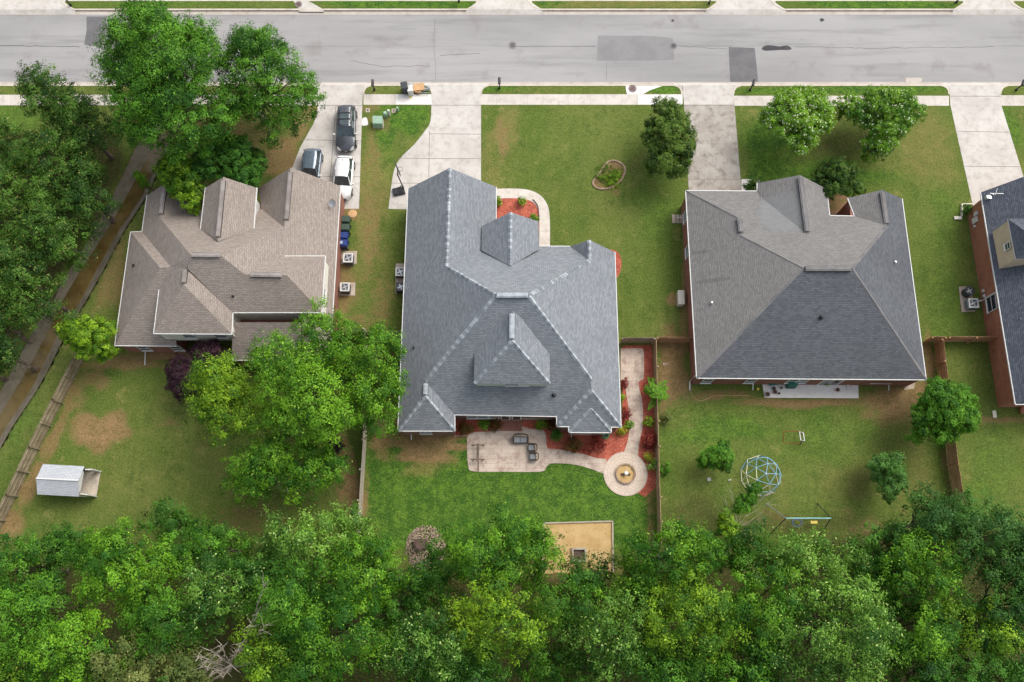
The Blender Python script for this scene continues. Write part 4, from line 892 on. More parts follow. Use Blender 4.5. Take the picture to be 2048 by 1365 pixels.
rnd = random.Random(3)
for k in range(7):
    b = MB(); p = P(847+rnd.uniform(-10, 9), 180+rnd.uniform(-5, 5), .06+.05*k); a = rnd.uniform(-.6, .6); L = rnd.uniform(.35, .65)
    for z in (0,): b.sweep([(p.x+math.cos(a+s)*L, p.y+math.sin(a+s)*L*.6) for s in (.5, 2.6, 3.6, 5.8)], .05, p.z, p.z+.05, True)
    b.build('frame_piece', M['galv'] if k % 2 else M['acgrey'], t)
t = empty('wood_scraps', P(830, 180), 'brown broken boards in the kerbside junk pile', 'scrap')
for k in range(6):
    b = MB(); p = P(829+rnd.uniform(-4, 6), 179+rnd.uniform(-4, 5), .1+.06*k); b.box(-.45, .4, -.05, .05, 0, .03, rz=rnd.uniform(0, 3), o=p, rx=.1); b.build('board', M['woodred'] if k % 3 else M['cardboard'], t)
b = MB(); p = P(822, 176); 
rb = random.Random(2); pebble(b, (p.x, p.y, .3), .32, rb, .9); tag(b.build('rubbish_bag', M['acblue'], smooth=True), 'small pale grey bag between the dark bin and the cardboard', 'bag')
# utility boxes
t = empty('transformer_box', P(757, 250), 'pale green utility transformer cabinet on the narrow lawn between the driveways', 'utility box'); p = P(757, 249)
b = MB(); b.box(-.5, .5, -.45, .45, 0, .08, o=p); b.build('base', M['padconc'], t)
b = MB(); b.mesh([p+Vector(q) for q in [(-.46,-.42,.08),(.46,-.42,.08),(.46,.42,.08),(-.46,.42,.08),(-.44,-.3,.7),(.44,-.3,.7),(.46,.42,.85),(-.46,.42,.85)]], [(4,5,6,7),(0,1,5,4),(1,2,6,5),(2,3,7,6),(3,0,4,7)]); b.build('cabinet', M['greenbox'], t)
b = MB(); b.box(-.48, .48, -.33, .46, .85, .88, o=p, rx=0); 
b = MB(); b.box(-.02, .02, -.44, -.36, .3, .45, o=p); b.build('latch', M['galv'], t)
def pedestal(px, py, h, r, mat, label):
    p = P(px, py); t = empty('utility_pedestal', p, label, 'utility post', 'small utility posts by the sidewalk')
    b = MB(); b.box(-r, r, -r*.8, r*.8, 0, h, o=p); b.build('post', M[mat], t); b = MB(); b.lathe(p.x, p.y, [(r*1.25, h), (r*1.2, h+.06), (r*.7, h+.12)], 12); b.build('cap', M[mat], t)
pedestal(772, 234, .7, .15, 'greenbox', 'squat pale green utility post beside the green cabinet')
pedestal(779, 231, .85, .10, 'white', 'slim whitish utility post touching the squat green one')
pedestal(796, 222.5, .55, .10, 'greenbox', 'lone small green utility post right of the square lid')
for px, py, l in ((735.5, 221, 'square concrete meter lid nearest the left driveway'), (787.5, 222, 'square concrete meter lid beside the lone small green post')):
    t = empty('meter_lid', P(px, py), l, 'utility lid', 'square meter lids in the grass'); p = P(px, py)
    b = MB(); b.box(-.2, .2, -.22, .22, -.05, .03, o=p); b.build('frame', M['padconc'], t); b = MB(); b.box(-.06, .06, -.1, .1, .03, .04, o=p); b.build('lid', M['acdark'], t)
b = MB(); b.prism([P(*q) for q in curve([(725,238),(733,236),(736,246),(735,251),(724,251)], 3, True)], 0, .03); tag(b.build('concrete_spill', M['patiowhite']), kind='structure')
def box_thing(name, label, cat, px, py, w, d, h, mat, top=None, rz=0):
    p = P(px, py); t = empty(name, p, label, cat)
    b = MB(); b.box(-w/2, w/2, -d/2, d/2, 0, h, o=p, rz=rz); b.build('body', M[mat], t)
    b = MB(); b.box(-w/2-.03, w/2+.03, -d/2-.03, d/2+.03, h, h+.05, o=p, rz=rz); b.build('lid', M[top or mat], t); return t
box_thing('generator_box', 'beige metal equipment box standing on soil by the left wall of the charcoal roofed house', 'utility box', 1359, 601, .5, 1.25, .85, 'aclight', 'cream')
b = MB()
for k in range(3): b.box(-.5+k*.36, -.2+k*.36, -.5, .35, 0, .06+.0*k, o=P(1355, 437))
tag(b.build('stepping_stones', M['padconc']), 'three grey paving slabs in the grass by the left wall of the charcoal roofed house', 'paving slab')
t = empty('porch_rail', P(1930, 438), 'low cream rail enclosing the small bed at the corner of the orange brick house', 'rail')
b = MB(); b.sweep([P(1943,410), P(1922,410), P(1922,434)], .1, 0, .25); b.build('edging', M['cream'], t); b = MB(); b.box(-.35, .35, -.15, .15, 0, .15, o=P(1915,437)); b.build('splash_block', M['cream'], t)
b = MB(); b.box(-.15, .15, -.3, .3, 0, .12, o=P(1988,829)); tag(b.build('splash_block', M['cream']), 'cream splash block at the lower corner of the orange brick house', 'splash block')
b = MB(); b.lathe(P(705,428).x, P(705,428).y, [(.42,0),(.38,.06),(.05,.1)], 16); tag(b.build('tree_stump', M['cardboard']), 'round pale tan stump disc by the end of the left driveway', 'stump')
b = MB(); p = P(681, 433); b.box(-.25,.15,-.3,.3,0,.9,o=p); b.cyl(p.x+.2,p.y-.1,0,1.0,.1); tag(b.build('gas_meter', M['aclight']), 'whitish meter box on the brick wall above the green bins', 'meter')
# mailboxes
def mailbox(px, py, label, rz=0):
    p = P(px, py); t = empty('mailbox', p, label, 'mailbox', 'black mailboxes along the kerb', rz)
    b = MB(); b.box(-.05, .05, -.05, .05, -.1, 1.15); b.box(-.09, .09, -.09, .09, 0, .25); b.build('post', M['black'], t, world=False)
    b = MB(); vs = []; fs = []
    for y in (-.26, .34):
        for k in range(9): a = math.pi*k/8; vs.append((.12*math.cos(a), y, 1.27+.12*math.sin(a)))
        vs += [(-.12, y, 1.12), (.12, y, 1.12)]
    n = 11
    for k in range(n): fs.append((k, (k+1) % n, n+(k+1) % n, n+k))
    fs += [tuple(range(n))[::-1], tuple(range(n, 2*n))]; b.mesh(vs, fs); b.build('box', M['black'], t, world=False)
    b = MB(); b.box(-.11, .11, .34, .355, 1.14, 1.36); b.build('door', M['acdark'], t, world=False)
    b = MB(); b.box(.125, .14, -.1, -.06, 1.2, 1.48); b.box(.125, .14, -.1, .06, 1.42, 1.48); b.build('flag', M['red'], t, world=False)
    return t
mailbox(749, 181, 'black mailbox on a post on the strip left of the junk pile')
mailbox(999, 177, 'black mailbox on the grass strip above the front lawn of the centre house')
mailbox(1500, 181, 'black mailbox by the driveway of the charcoal roofed house', -.3)
mailbox(2032, 181, 'black mailbox on the strip at the right edge of the photo', -.4)
mailbox(142, 12, 'black mailbox across the street at the upper left corner', 1.2)
mailbox(918, 4, 'mailbox across the street near the top centre driveway', math.pi); mailbox(1418, 8, 'mailbox across the street above the faded asphalt patch', math.pi); mailbox(1912, 6, 'mailbox across the street near the upper right corner', math.pi)
# basketball hoop
t = empty('basketball_hoop', P(799, 384), 'portable basketball hoop with black base on the driveway of the centre house', 'basketball hoop')
p = P(799, 384)
b = MB(); b.box(-.6, .5, -.38, .38, .03, .22, rz=.25, o=p); b.box(-.5, .4, -.28, .28, .22, .3, rz=.25, o=p); b.box(-.05,.25,-.15,.15,.3,.36,rz=.25,o=p); b.build('base', M['black'], t)
q0 = p+Vector((.42, .2, .2)); q1 = p+Vector((.12, .5, 2.6)); b = MB(); b.tube([q0, q1], .06, 8); b.tube([q0+Vector((-.5,0,.1)), q0.lerp(q1,.3)], .03, 6); b.build('pole', M['black'], t)
b = MB(); bc = q1+Vector((.05, .35, .5)); b.tube([q1, bc+Vector((0,-.1,-.2))], .04, 6); b.tube([q0.lerp(q1,.85), bc+Vector((0,-.1,.2))], .03, 6); b.build('arm', M['black'], t)
b = MB(); b.box(-.03, .03, -.62, .62, -.45, .45, rz=.42, o=bc, rx=0); b.build('backboard', M['acdark'], t)
b = MB(); b.sweep([(bc.x+.2+.22*math.cos(k*math.pi/8), bc.y+.1+.22*math.sin(k*math.pi/8)) for k in range(16)], .03, bc.z-.35, bc.z-.32, True); b.build('rim', M['black'], t)

# ------------------------------------------------------------ cars
def smooth_mod(o, lv=2):
    m = o.modifiers.new('sub', 'SUBSURF'); m.levels = lv; m.render_levels = lv
def car(px, py, label, paint, L=4.6, Wd=1.85, Hh=1.7, hood=.27, tail=.06, rz=0, rails=False, sunroof=False, white=False, hatch=True):
    p = P(px, py); t = empty('parked_car', p, label, 'car', 'cars parked on the left driveway', rz)
    # the nose points to -y; stations along the length
    w = Wd/2; zb = .24; belt = Hh*.58; hz = Hh*.55
    def ring(y, hw, z0, z1, z2, tw):      # lower hull cross section: from sill over shoulder to deck
        return [(-hw*.93, y, z0), (-hw, y, z0+(z1-z0)*.35), (-hw*.985, y, z1*.93), (-tw, y, z1), (-tw*.55, y, z2), (0, y, z2+.015), (tw*.55, y, z2), (tw, y, z1), (hw*.985, y, z1*.93), (hw, y, z0+(z1-z0)*.35), (hw*.93, y, z0)]
    st = [(-L/2, w*.5, .34, .56, .58, w*.4), (-L/2+.08, w*.74, .26, .68, .72, w*.62), (-L/2+.4, w*.93, zb, .80, .86, w*.78), (-L/2+.9, w, zb, .90, .97, w*.86), (-L/2+L*hood, w, zb, belt-.02, belt+.02, w*.88),
          (0, w, zb, belt, belt+.02, w*.9), (L*.22, w, zb, belt, belt+.02, w*.9), (L*.36, w*.99, zb, belt, belt+.02, w*.88), (L/2-.35, w*.94, .26, belt-.02, belt, w*.80), (L/2-.1, w*.80, .3, belt-.1, belt-.08, w*.66), (L/2, w*.6, .38, belt-.25, belt-.22, w*.5)]
    vs = []; fs = []
    for s in st: vs += ring(*s)
    n = 11
    for i in range(len(st)-1):
        for k in range(n-1): fs.append((i*n+k, i*n+k+1, (i+1)*n+k+1, (i+1)*n+k))
        fs.append((i*n+n-1, i*n, (i+1)*n, (i+1)*n+n-1))
    fs.append(tuple(range(n))[::-1]); fs.append(tuple((len(st)-1)*n+k for k in range(n)))
    b = MB(); b.mesh(vs, fs); o = b.build('body', paint, t, smooth=True, world=False); smooth_mod(o)
    # greenhouse (glass) and roof panel
    yf, yr = -L/2+L*hood-.02, L/2-L*tail; rf_, rr_ = yf+L*.17, yr-(L*.10 if hatch else L*.2)
    wt = w*.68; wb = w*.88
    g = MB(); gv = [(-wb, yf, belt-.03), (wb, yf, belt-.03), (wb, yr, belt-.03), (-wb, yr, belt-.03), (-wt, rf_, Hh-.07), (wt, rf_, Hh-.07), (wt*.97, rr_, Hh-.07), (-wt*.97, rr_, Hh-.07)]
    g.mesh(gv, [(0,1,5,4), (1,2,6,5), (2,3,7,6), (3,0,4,7), (4,5,6,7)]); g.build('windows', M['carglass'], t, world=False)
    r_ = MB(); tw = wt+.015; prof = []
    ny_ = 6
    rows = []
    for i in range(ny_+1):
        y = rf_-.02+(rr_-rf_+.04)*i/ny_; zz = Hh-.03-.035*(abs(i/ny_*2-1)**2.2); hw = tw*(1-.05*(abs(i/ny_*2-1)**3))
        rows.append([(-hw, y, zz-.06), (-hw*.92, y, zz-.01), (-hw*.5, y, zz+.025), (0, y, zz+.035), (hw*.5, y, zz+.025), (hw*.92, y, zz-.01), (hw, y, zz-.06)])
    rv = [v for r in rows for v in r]; rfs = [(i*7+k, i*7+k+1, (i+1)*7+k+1, (i+1)*7+k) for i in range(ny_) for k in range(6)]
    r_.mesh(rv, rfs); r_.build('roof_panel', paint, t, smooth=True, world=False)
    # pillars
    pb = MB()
    for s in (-1, 1):
        pb.tube([(s*wb, yf, belt), (s*wt, rf_, Hh-.06)], .045, 6); pb.tube([(s*wb, yr-.02, belt), (s*wt*.97, rr_, Hh-.06)], .07, 6)
        ym = (yf+yr)/2+.05; pb.tube([(s*(wb+.004), ym, belt), (s*(wt+.004), ym, Hh-.06)], .035, 6)
    pb.build('pillars', paint, t, world=False)
    for s in (-1, 1):
        for y in (-L/2+.86, L/2-.86):
            wb_ = MB(); wb_.tube([(s*(w-.2), y, .34), (s*(w+.012), y, .34)], .345, 20); wo = wb_.build('wheel', M['tyre'], t, world=False)
            ri = MB(); ri.tube([(s*(w+.0), y, .34), (s*(w+.02), y, .34)], .21, 14); ri.build('rim', M['rim'], wo, world=False)
        h = MB(); h.mesh([(s*w*.42, -L/2+.06, .66), (s*w*.80, -L/2+.2, .72), (s*w*.86, -L/2+.42, .84), (s*w*.55, -L/2+.2, .80), (s*w*.45, -L/2-.0, .58), (s*w*.86, -L/2+.12, .6)], [(0,1,2,3), (0,4,5,1)]); h.build('headlight', M['aclight'], t, world=False)
        tl = MB(); tl.box(s*w*.80-.05, s*w*.80+.05, L/2-.26, L/2-.13, belt-.34, belt-.16); tl.build('tail_light', M['red'], t, world=False)
        mi = MB(); mi.box(s*(w+.1)-.1, s*(w+.1)+.1, yf+.18, yf+.32, belt, belt+.16); mo = mi.build('side_mirror', M['white'] if white else M['aclight'], t, world=False)
    gr = MB(); gr.box(-w*.48, w*.48, -L/2-.015, -L/2+.1, .42, .62); gr.build('grille', M['black'], t, world=False)
    bm_ = MB(); bm_.box(-w*.1, w*.1, -L/2-.03, -L/2+.0, .52, .6); bm_.build('badge', M['aclight'], t, world=False)
    wp = MB()
    for s in (-.45, .1): wp.tube([(s*w, yf+.03, belt+.03), (s*w+.5*w*.8, yf+.12, belt+.10)], .012, 4)
    wp.build('wiper', M['black'], t, world=False)
    if rails:
        for s in (-1, 1): rl = MB(); rl.tube([(s*wt*.93, rf_+.15, Hh-.04), (s*wt*.93, rf_+.25, Hh+.06), (s*wt*.93, rr_-.2, Hh+.06), (s*wt*.93, rr_-.1, Hh-.04)], .022, 6); rl.build('roof_rail', M['black'], t, world=False)
        cb = MB()
        for f in (.35, .68): y = rf_+(rr_-rf_)*f; cb.box(-wt*.93, wt*.93, y-.03, y+.03, Hh+.03, Hh+.07)
        cb.build('cross_bar', M['black'], t, world=False)
    if sunroof:
        sr = MB(); ln = rr_-rf_
        for f0, f1 in ((.04, .30), (.38, .66)): sr.box(-wt*.66, wt*.66, rf_+ln*f0, rf_+ln*f1, Hh-.02, Hh+.016)
        sr.build('sunroof', M['carglass'], t, world=False)
    an = MB(); an.mesh([(-.03, rr_-.25, Hh), (.03, rr_-.25, Hh), (0, rr_-.08, Hh), (0, rr_-.1, Hh+.09)], [(0,1,3), (1,2,3), (2,0,3)]); an.build('fin_antenna', M['black'], t, world=False)
    return t
def paintmat(name, col, rough=.25, coat=.6):
    m, nt, bs = newmat(name); bs.inputs['Roughness'].default_value = rough; bs.inputs['Metallic'].default_value = .25; bs.inputs['Coat Weight'].default_value = coat
    nz = noise(nt, 3, 3, .5, vec=N(nt, 'ShaderNodeTexCoord').outputs['Object']); nt.links.new(mixc(nt, nz, tuple(x*.85 for x in col), tuple(min(1, x*1.12) for x in col)), bs.inputs['Base Color']); return m
pg = paintmat('dark grey car paint', (.060, .064, .075)); pbm = paintmat('blue grey car paint', (.13, .17, .21)); pw = paintmat('white car paint', (.78, .78, .77), .3)
car(695, 263, 'dark grey estate car with sunroof and roof rails at the top of the left driveway', pg, 4.75, 1.86, 1.68, rails=True, sunroof=True, rz=.03)
car(625, 345, 'blue grey car half hidden by the brown roof', pbm, 4.3, 1.8, 1.5, rz=-.04)
car(689, 361, 'white car parked in front of the dark grey car', pw, 4.4, 1.82, 1.55, rz=-.03, white=True)

# ------------------------------------------------------------ yard furniture and play equipment
# shed
def rot2(x, y, a): return (x*math.cos(a)-y*math.sin(a), x*math.sin(a)+y*math.cos(a))
ctr = P(150, 966); t = empty('garden_shed', ctr, 'white topped garden shed with open front on the left back lawn', 'shed'); a = R(-3)
def L3(x, y, z): q = rot2(x, y, a); return (ctr.x+q[0], ctr.y+q[1], z)
b = MB(); x0, x1, yb, yf_, hz_, rz_ = -2.0, 1.5, 1.15, -1.15, 1.9, 2.5
sr = shingle('pale grey shed roof', (.40, .42, .44), (.47, .49, .515), (.44, .46, .48))
b.mesh([L3(x0,yf_-.1,hz_), L3(x1,yf_-.1,hz_), L3(x1,.0,rz_), L3(x0,.0,rz_), L3(x1,yb+.1,hz_), L3(x0,yb+.1,hz_)], [(0,1,2,3), (3,2,4,5)]); b.build('roof', sr, t)
b = MB()
for (p1, p2) in (((x0+.06,yf_),(x1-.06,yf_)), ((x0+.06,yb),(x1-.06,yb))): b.poly([L3(*p1,0), L3(*p2,0), L3(*p2,hz_), L3(*p1,hz_)])
b.poly([L3(x0+.06,yf_,0), L3(x0+.06,yb,0), L3(x0+.06,yb,hz_), L3(x0+.06,0,rz_-.03), L3(x0+.06,yf_,hz_)]); b.poly([L3(x1-.06,-.7,1.7), L3(x1-.06,.7,1.7), L3(x1-.06,.9,hz_), L3(x1-.06,0,rz_-.03), L3(x1-.06,-.9,hz_)]); b.build('wall', M['white'], t)
b = MB()
for yy_ in (0,): b.tube([L3(x0,0,rz_+.02), L3(x1,0,rz_+.02)], .07, 6)
b.build('ridge_cap', M['white'], t)
for s in (1, -1):
    b = MB(); b.box(0, .6, -.04, .04, 0, 1.75, rz=a+(.1 if s > 0 else -.1), o=L3(x1, s*1.0, 0)); b.build('door', M['white'], t)
b = MB(); b.mesh([L3(x0+.1,-1.0,.06), L3(x1+.55,-.98,.06), L3(x1+.55,.98,.06), L3(x0+.1,1.0,.06)], [(0,1,2,3)]); b.build('floor', M['woodgrey'], t)
# patio furniture
def wicker_seat(px, py, w, label, rz, name='patio_chair', cat='chair', grp=None, cush=1):
    p = P(px, py, .05); t = empty(name, p, label, cat, grp, rz); d = .62
    b = MB(); b.box(-w/2, w/2, -d/2, d/2-.08, .28, .40); b.build('seat', M['wicker'], t, world=False)
    b = MB(); pts = [(-w/2, -d/2)] + [(-w/2*math.cos(k*math.pi/10)**.5 if k < 5 else w/2*abs(math.cos(k*math.pi/10))**.5 if k > 5 else 0, d/2-.15+.3*math.sin(k*math.pi/10)) for k in range(11)] + [(w/2, -d/2)]
    b.sweep(pts, .07, .62, .68); b.build('armrest', M['wicker'], t, world=False)
    b = MB(); b.sweep(pts[2:-2], .04, .35, .82); b.build('backrest', M['wicker'], t, world=False)
    for k in range(cush): b = MB(); cw = (w-.2)/cush; x = -w/2+.1+k*cw; b.box(x+.015, x+cw-.015, -d/2+.04, d/2-.12, .40, .48); b.build('cushion', M['cushion'], t, world=False)
    for sx in (-1, 1):
        for sy in (-1, 1): b = MB(); b.box(sx*(w/2-.04)-.025, sx*(w/2-.04)+.025, sy*(d/2-.06)-.025, sy*(d/2-.06)+.025, 0, .64 if sy < 0 else .6); b.build('leg', M['wicker'], t, world=False)
    return t
wicker_seat(1041, 881, 1.32, 'dark wicker two seat sofa with grey cushion on the stamped patio', 0, 'patio_sofa', 'sofa', cush=2)
wicker_seat(1063, 897, .66, 'dark wicker patio chair nearer the two seat sofa', -math.pi/2, grp='patio chairs beside the sofa')
wicker_seat(1066, 915, .66, 'dark wicker patio chair farther from the two seat sofa', -math.pi/2, grp='patio chairs beside the sofa')
# swing frame / narrow table
p = P(956, 908, .05); t = empty('timber_trestle', p, 'thin brown wooden trestle with two cross bars on the left of the patio', 'trestle')
b = MB(); b.box(-.11, .11, -.75, .75, .62, .67, o=p); b.build('plank', M['bark'], t)
for yy_ in (.68, -.55):
    b = MB(); b.box(-.62, .62, -.035, .035, .5, .56, o=p+Vector((0, yy_, 0))); b.build('cross_bar', M['bark'], t)
    for s in (-1, 1): b = MB(); b.tube([p+Vector((s*.5, yy_, -.0)), p+Vector((s*.1, yy_, .6))], .025); b.build('leg', M['bark'], t)
b = MB(); b.tube([p+Vector((.02, .9, .1)), p+Vector((.05, -1.5, .06))], .03); b.build('pole', M['bark'], t)
# green hose reel by the bay
p = P(1210, 871); t = empty('hose_reel', p, 'round green hose coil under the eave of the small bay', 'garden hose')
b = MB()
for r, z in ((.3, .06), (.26, .13), (.28, .2)): b.sweep([(p.x+r*math.cos(k*math.pi/10), p.y+r*math.sin(k*math.pi/10)) for k in range(20)], .07, z-.06, z+.02, True)
b.build('coil', M['greenhose'] if 'greenhose' in M else plain('green hose', c(20, 150, 95), .4), t); b = MB(); b.cyl(p.x, p.y, 0, .24, .12); b.build('hub', M['teal'], t)
# back patio objects of the charcoal house
p = P(1580, 770, .05); t = empty('covered_grill', p, 'green canvas covered grill against the wall on the pale back patio', 'grill')
b = MB(); b.mesh([p+Vector(q) for q in [(-.42,-.32,0),(.42,-.32,0),(.42,.3,0),(-.42,.3,0),(-.36,-.26,.95),(.36,-.26,.95),(.36,.26,1.05),(-.36,.26,1.05)]], [(4,5,6,7),(0,1,5,4),(1,2,6,5),(2,3,7,6),(3,0,4,7)]); b.build('cover', M['teal'], t)
b = MB(); b.box(-.4, .4, -.36, -.3, 0, .08, o=p); b.build('hem', M['green_bin'], t)
p = P(1545, 766, .05); t = empty('folded_lounger', p, 'dark green folded garden chair under the eave left of the covered grill', 'garden chair')
b = MB(); b.box(-.45, .45, -.3, .25, .35, .42, o=p, rz=.15); b.build('seat', M['teal'], t); b = MB(); b.box(-.45, .45, .2, .27, .4, .95, o=p, rz=.15); b.build('backrest', M['green_bin'], t)
for s in (-1, 1): b = MB(); b.tube([p+Vector((s*.42, -.3, 0)), p+Vector((s*.42, .15, .6))], .02); b.build('leg', M['green_bin'], t)
def pot(px, py, r, h, mat, label, soil=True):
    p = P(px, py, .05); t = empty('plant_pot', p, label, 'plant pot', 'plant pots on the pale back patio')
    b = MB(); b.lathe(p.x, p.y, [(r*.7, .05), (r, .05+h), (r*1.08, .05+h), (r*1.08, .03+h)], 16); b.build('pot', M[mat], t)
    b = MB(); b.cyl(p.x, p.y, .05+h, .056+h, r*.88, n=16); b.build('soil', M['boulder'], t)
pot(1546.5, 778, .15, .25, 'boulder', 'dark plant pot nearest the folded chair on the pale patio'); pot(1549, 785, .17, .2, 'terracotta', 'orange terracotta pot below the dark pot on the pale patio'); pot(1562, 777, .11, .2, 'woodold', 'small brown pot below the covered grill'); pot(1557, 788, .1, .2, 'stone', 'smallest pot right of the terracotta one')
pot(1534, 790, .2, .22, 'stone', 'wide stone pot at the left corner of the pale patio'); pot(1613, 763, .15, .3, 'wood', 'square shadowed pot under the eave right of the covered grill'); pot(1674, 781, .15, .25, 'terracotta', 'lone pinkish pot on the right half of the pale patio')
# climbing dome
p = P(1521, 952); t = empty('climbing_dome', p, 'blue and cream geodesic climbing dome on the right back lawn', 'climbing frame')
bm = bmesh.new(); bmesh.ops.create_icosphere(bm, subdivisions=2, radius=1.72)
fr = {'blue': MB(), 'cream': MB()}; hub = MB()
rnd = random.Random(1)
for e in bm.edges:
    a_, b_ = e.verts[0].co, e.verts[1].co
    if min(a_.z, b_.z) > -.1: fr['blue' if rnd.random() < .58 else 'cream'].tube([p+a_, p+b_], .032, 6)
for v in bm.verts:
    if v.co.z > -.1: q = p+v.co; hub.tube([q-v.co.normalized()*.03, q+v.co.normalized()*.03], .055, 8)
bm.free(); fr['blue'].build('blue_bars', M['bluepaint'], t); fr['cream'].build('cream_bars', M['paleyellow'], t); hub.build('joints', M['galv'], t)
# ball rebounder
p = P(1598, 876); t = empty('ball_rebounder', p, 'small white framed rebound net in a rusty stand on the right back lawn', 'rebound net')
b = MB(); b.sweep([p+Vector(q) for q in ((-.16,.42,0),(.16,.3,0),(.2,-.38,0),(-.12,-.3,0))], .06, .7, .78, True); b.build('net_frame', M['white'], t)
for s in (.55, -.5): b = MB(); b.tube([p+Vector((-1.3, s, .03)), p+Vector((.1, s, .05))], .02); b.build('base_bar', M['rust'], t)
b = MB(); b.tube([p+Vector((.05,.5,0)), p+Vector((-.1,.4,.75))], .025); b.tube([p+Vector((.05,-.6,0)), p+Vector((-.05,-.35,.75))], .025); b.tube([p+Vector((.1,.55,.04)), p+Vector((.5,.1,.04)), p+Vector((.1,-.6,.04))], .022); b.build('stand', M['boulder'], t)
b = MB(); b.tube([p+Vector((-1.3,.55,.03)), p+Vector((-1.35,-.5,.03))], .02); b.build('rear_bar', M['rust'], t)
# swing set
A_, B_ = P(1572, 1037, 2.1), P(1662, 1037, 2.1); t = empty('swing_set', P(1617, 1050), 'old swing set with pale blue top bar and yellow seat near the woods', 'swing set')
b = MB(); b.tube([A_, B_], .05, 8); b.build('top_bar', plain('pale blue bar', c(150, 205, 205), .5), t)
for o, col in ((A_, 'galv'), (B_, 'black')):
    for s, m_ in ((1.35, col), (-1.2, 'black')):
        b = MB(); b.tube([o, Vector((o.x+(-.9 if o is A_ else -.3)*(1 if s > 0 else .9), o.y+s, 0))], .04, 6); b.build('leg', M[m_], t)
b = MB(); q = P(1628, 1045, .55); b.box(-.28, .28, -.11, .11, 0, .05, o=q); so_ = b.build('swing_seat', M['yellow'], t)
b = MB()
for s in (-.24, .24): b.tube([q+Vector((s, 0, .05)), Vector((q.x+s, A_.y, 2.1))], .008, 4)
b.build('chain', M['galv'], so_)
q = P(1594, 1046, .5); b = MB()
for r in (.42, .36): b.sweep([(q.x+r*math.cos(k*math.pi/12), q.y+r*.75*math.sin(k*math.pi/12)) for k in range(24)], .05, .48, .53, True)
so_ = b.build('swing_ring', plain('dark blue plastic', (.03, .06, .12), .5), t); b = MB()
for s in (-.4, .4): b.tube([q+Vector((s, 0, .03)), Vector((q.x+s, A_.y, 2.1))], .01, 4)
b.build('chain', M['bluepaint'], so_)
b = MB(); q = P(1418, 959); b.box(-.13, .13, -.14, .14, 0, .03, rz=.4, o=q); b.sweep([(q.x-.15,q.y-.12),(q.x-.1,q.y+.14),(q.x+.15,q.y+.12),(q.x+.1,q.y-.14)], .03, .03, .1, True); tag(b.build('toy_crate', M['aclight']), 'small pale square crate on the grass left of the climbing dome', 'crate')
b = MB(); q = P(1459, 961); pebble(b, (q.x-.06, q.y, .07), .08, random.Random(1)); pebble(b, (q.x+.08, q.y+.02, .06), .07, random.Random(2)); tag(b.build('toy', M['white'], smooth=True), 'tiny white toy on the grass just left of the climbing dome', 'toy')
# garden hose line by charcoal house
b = MB(); b.tube([P(*q, .03) for q in curve([(1378,775),(1384,792),(1400,802),(1418,797),(1432,792),(1500,792)], 6)], .02, 5); tag(b.build('garden_hose', M['cardboard']), 'tan garden hose trailing along the back wall of the charcoal roofed house', 'garden hose')
b = MB(); b.box(-.25, .25, -.12, .12, 0, .08, o=P(1331,729)); tag(b.build('paver_block', M['stone']), 'single pale paver lying on the bare soil left of the charcoal roofed house', 'paver')
b = MB(); q = P(1515, 779); b.lathe(q.x, q.y, [(.05,0),(.14,.1),(.1,.2)], 10); tag(b.build('garden_lamp', M['yellow']), 'small round cream lamp in the grass left of the pale patio', 'garden lamp')

# ------------------------------------------------------------ trees and plants
LM = {
 'green': leafmat('fresh green leaves', (.018, .078, .006), (.135, .335, .020), (.20, .38, .04)),
 'bright': leafmat('bright green leaves', (.020, .088, .005), (.190, .410, .018), (.29, .48, .05)),
 'lime': leafmat('lime green leaves', (.034, .110, .006), (.270, .450, .018), (.38, .52, .05)),
 'dark': leafmat('deep green leaves', (.012, .056, .007), (.085, .235, .020), (.10, .24, .03)),
 'evergreen': leafmat('dark evergreen leaves', (.014, .050, .006), (.105, .225, .024), (.24, .24, .06), trans=.12),
 'bluish': leafmat('blue green leaves', (.018, .070, .010), (.105, .250, .036), (.13, .27, .08)),
 'pale': leafmat('pale silvery green leaves', (.024, .088, .010), (.200, .390, .045), (.40, .54, .16)),
 'flower': leafmat('leaves with white blossom', (.050, .150, .008), (.230, .430, .024), (.80, .82, .60)),
 'purple': leafmat('purple leaves', (.022, .009, .014), (.075, .030, .045), trans=.15),
 'red': leafmat('dark red leaves', (.10, .012, .012), (.26, .035, .025), (.36, .10, .04), trans=.15),
 'redgreen': leafmat('reddish olive leaves', (.07, .03, .01), (.14, .12, .02), (.30, .05, .03), trans=.2),
 'yellow': leafmat('yellow green leaves', (.13, .18, .012), (.38, .42, .03), (.62, .52, .05)),
 'olive': leafmat('olive tan blossom leaves', (.075, .120, .025), (.20, .230, .06), (.38, .34, .13)),
 'shrub': leafmat('dark shrub leaves', (.018, .055, .007), (.120, .220, .025), (.24, .28, .06)),
}
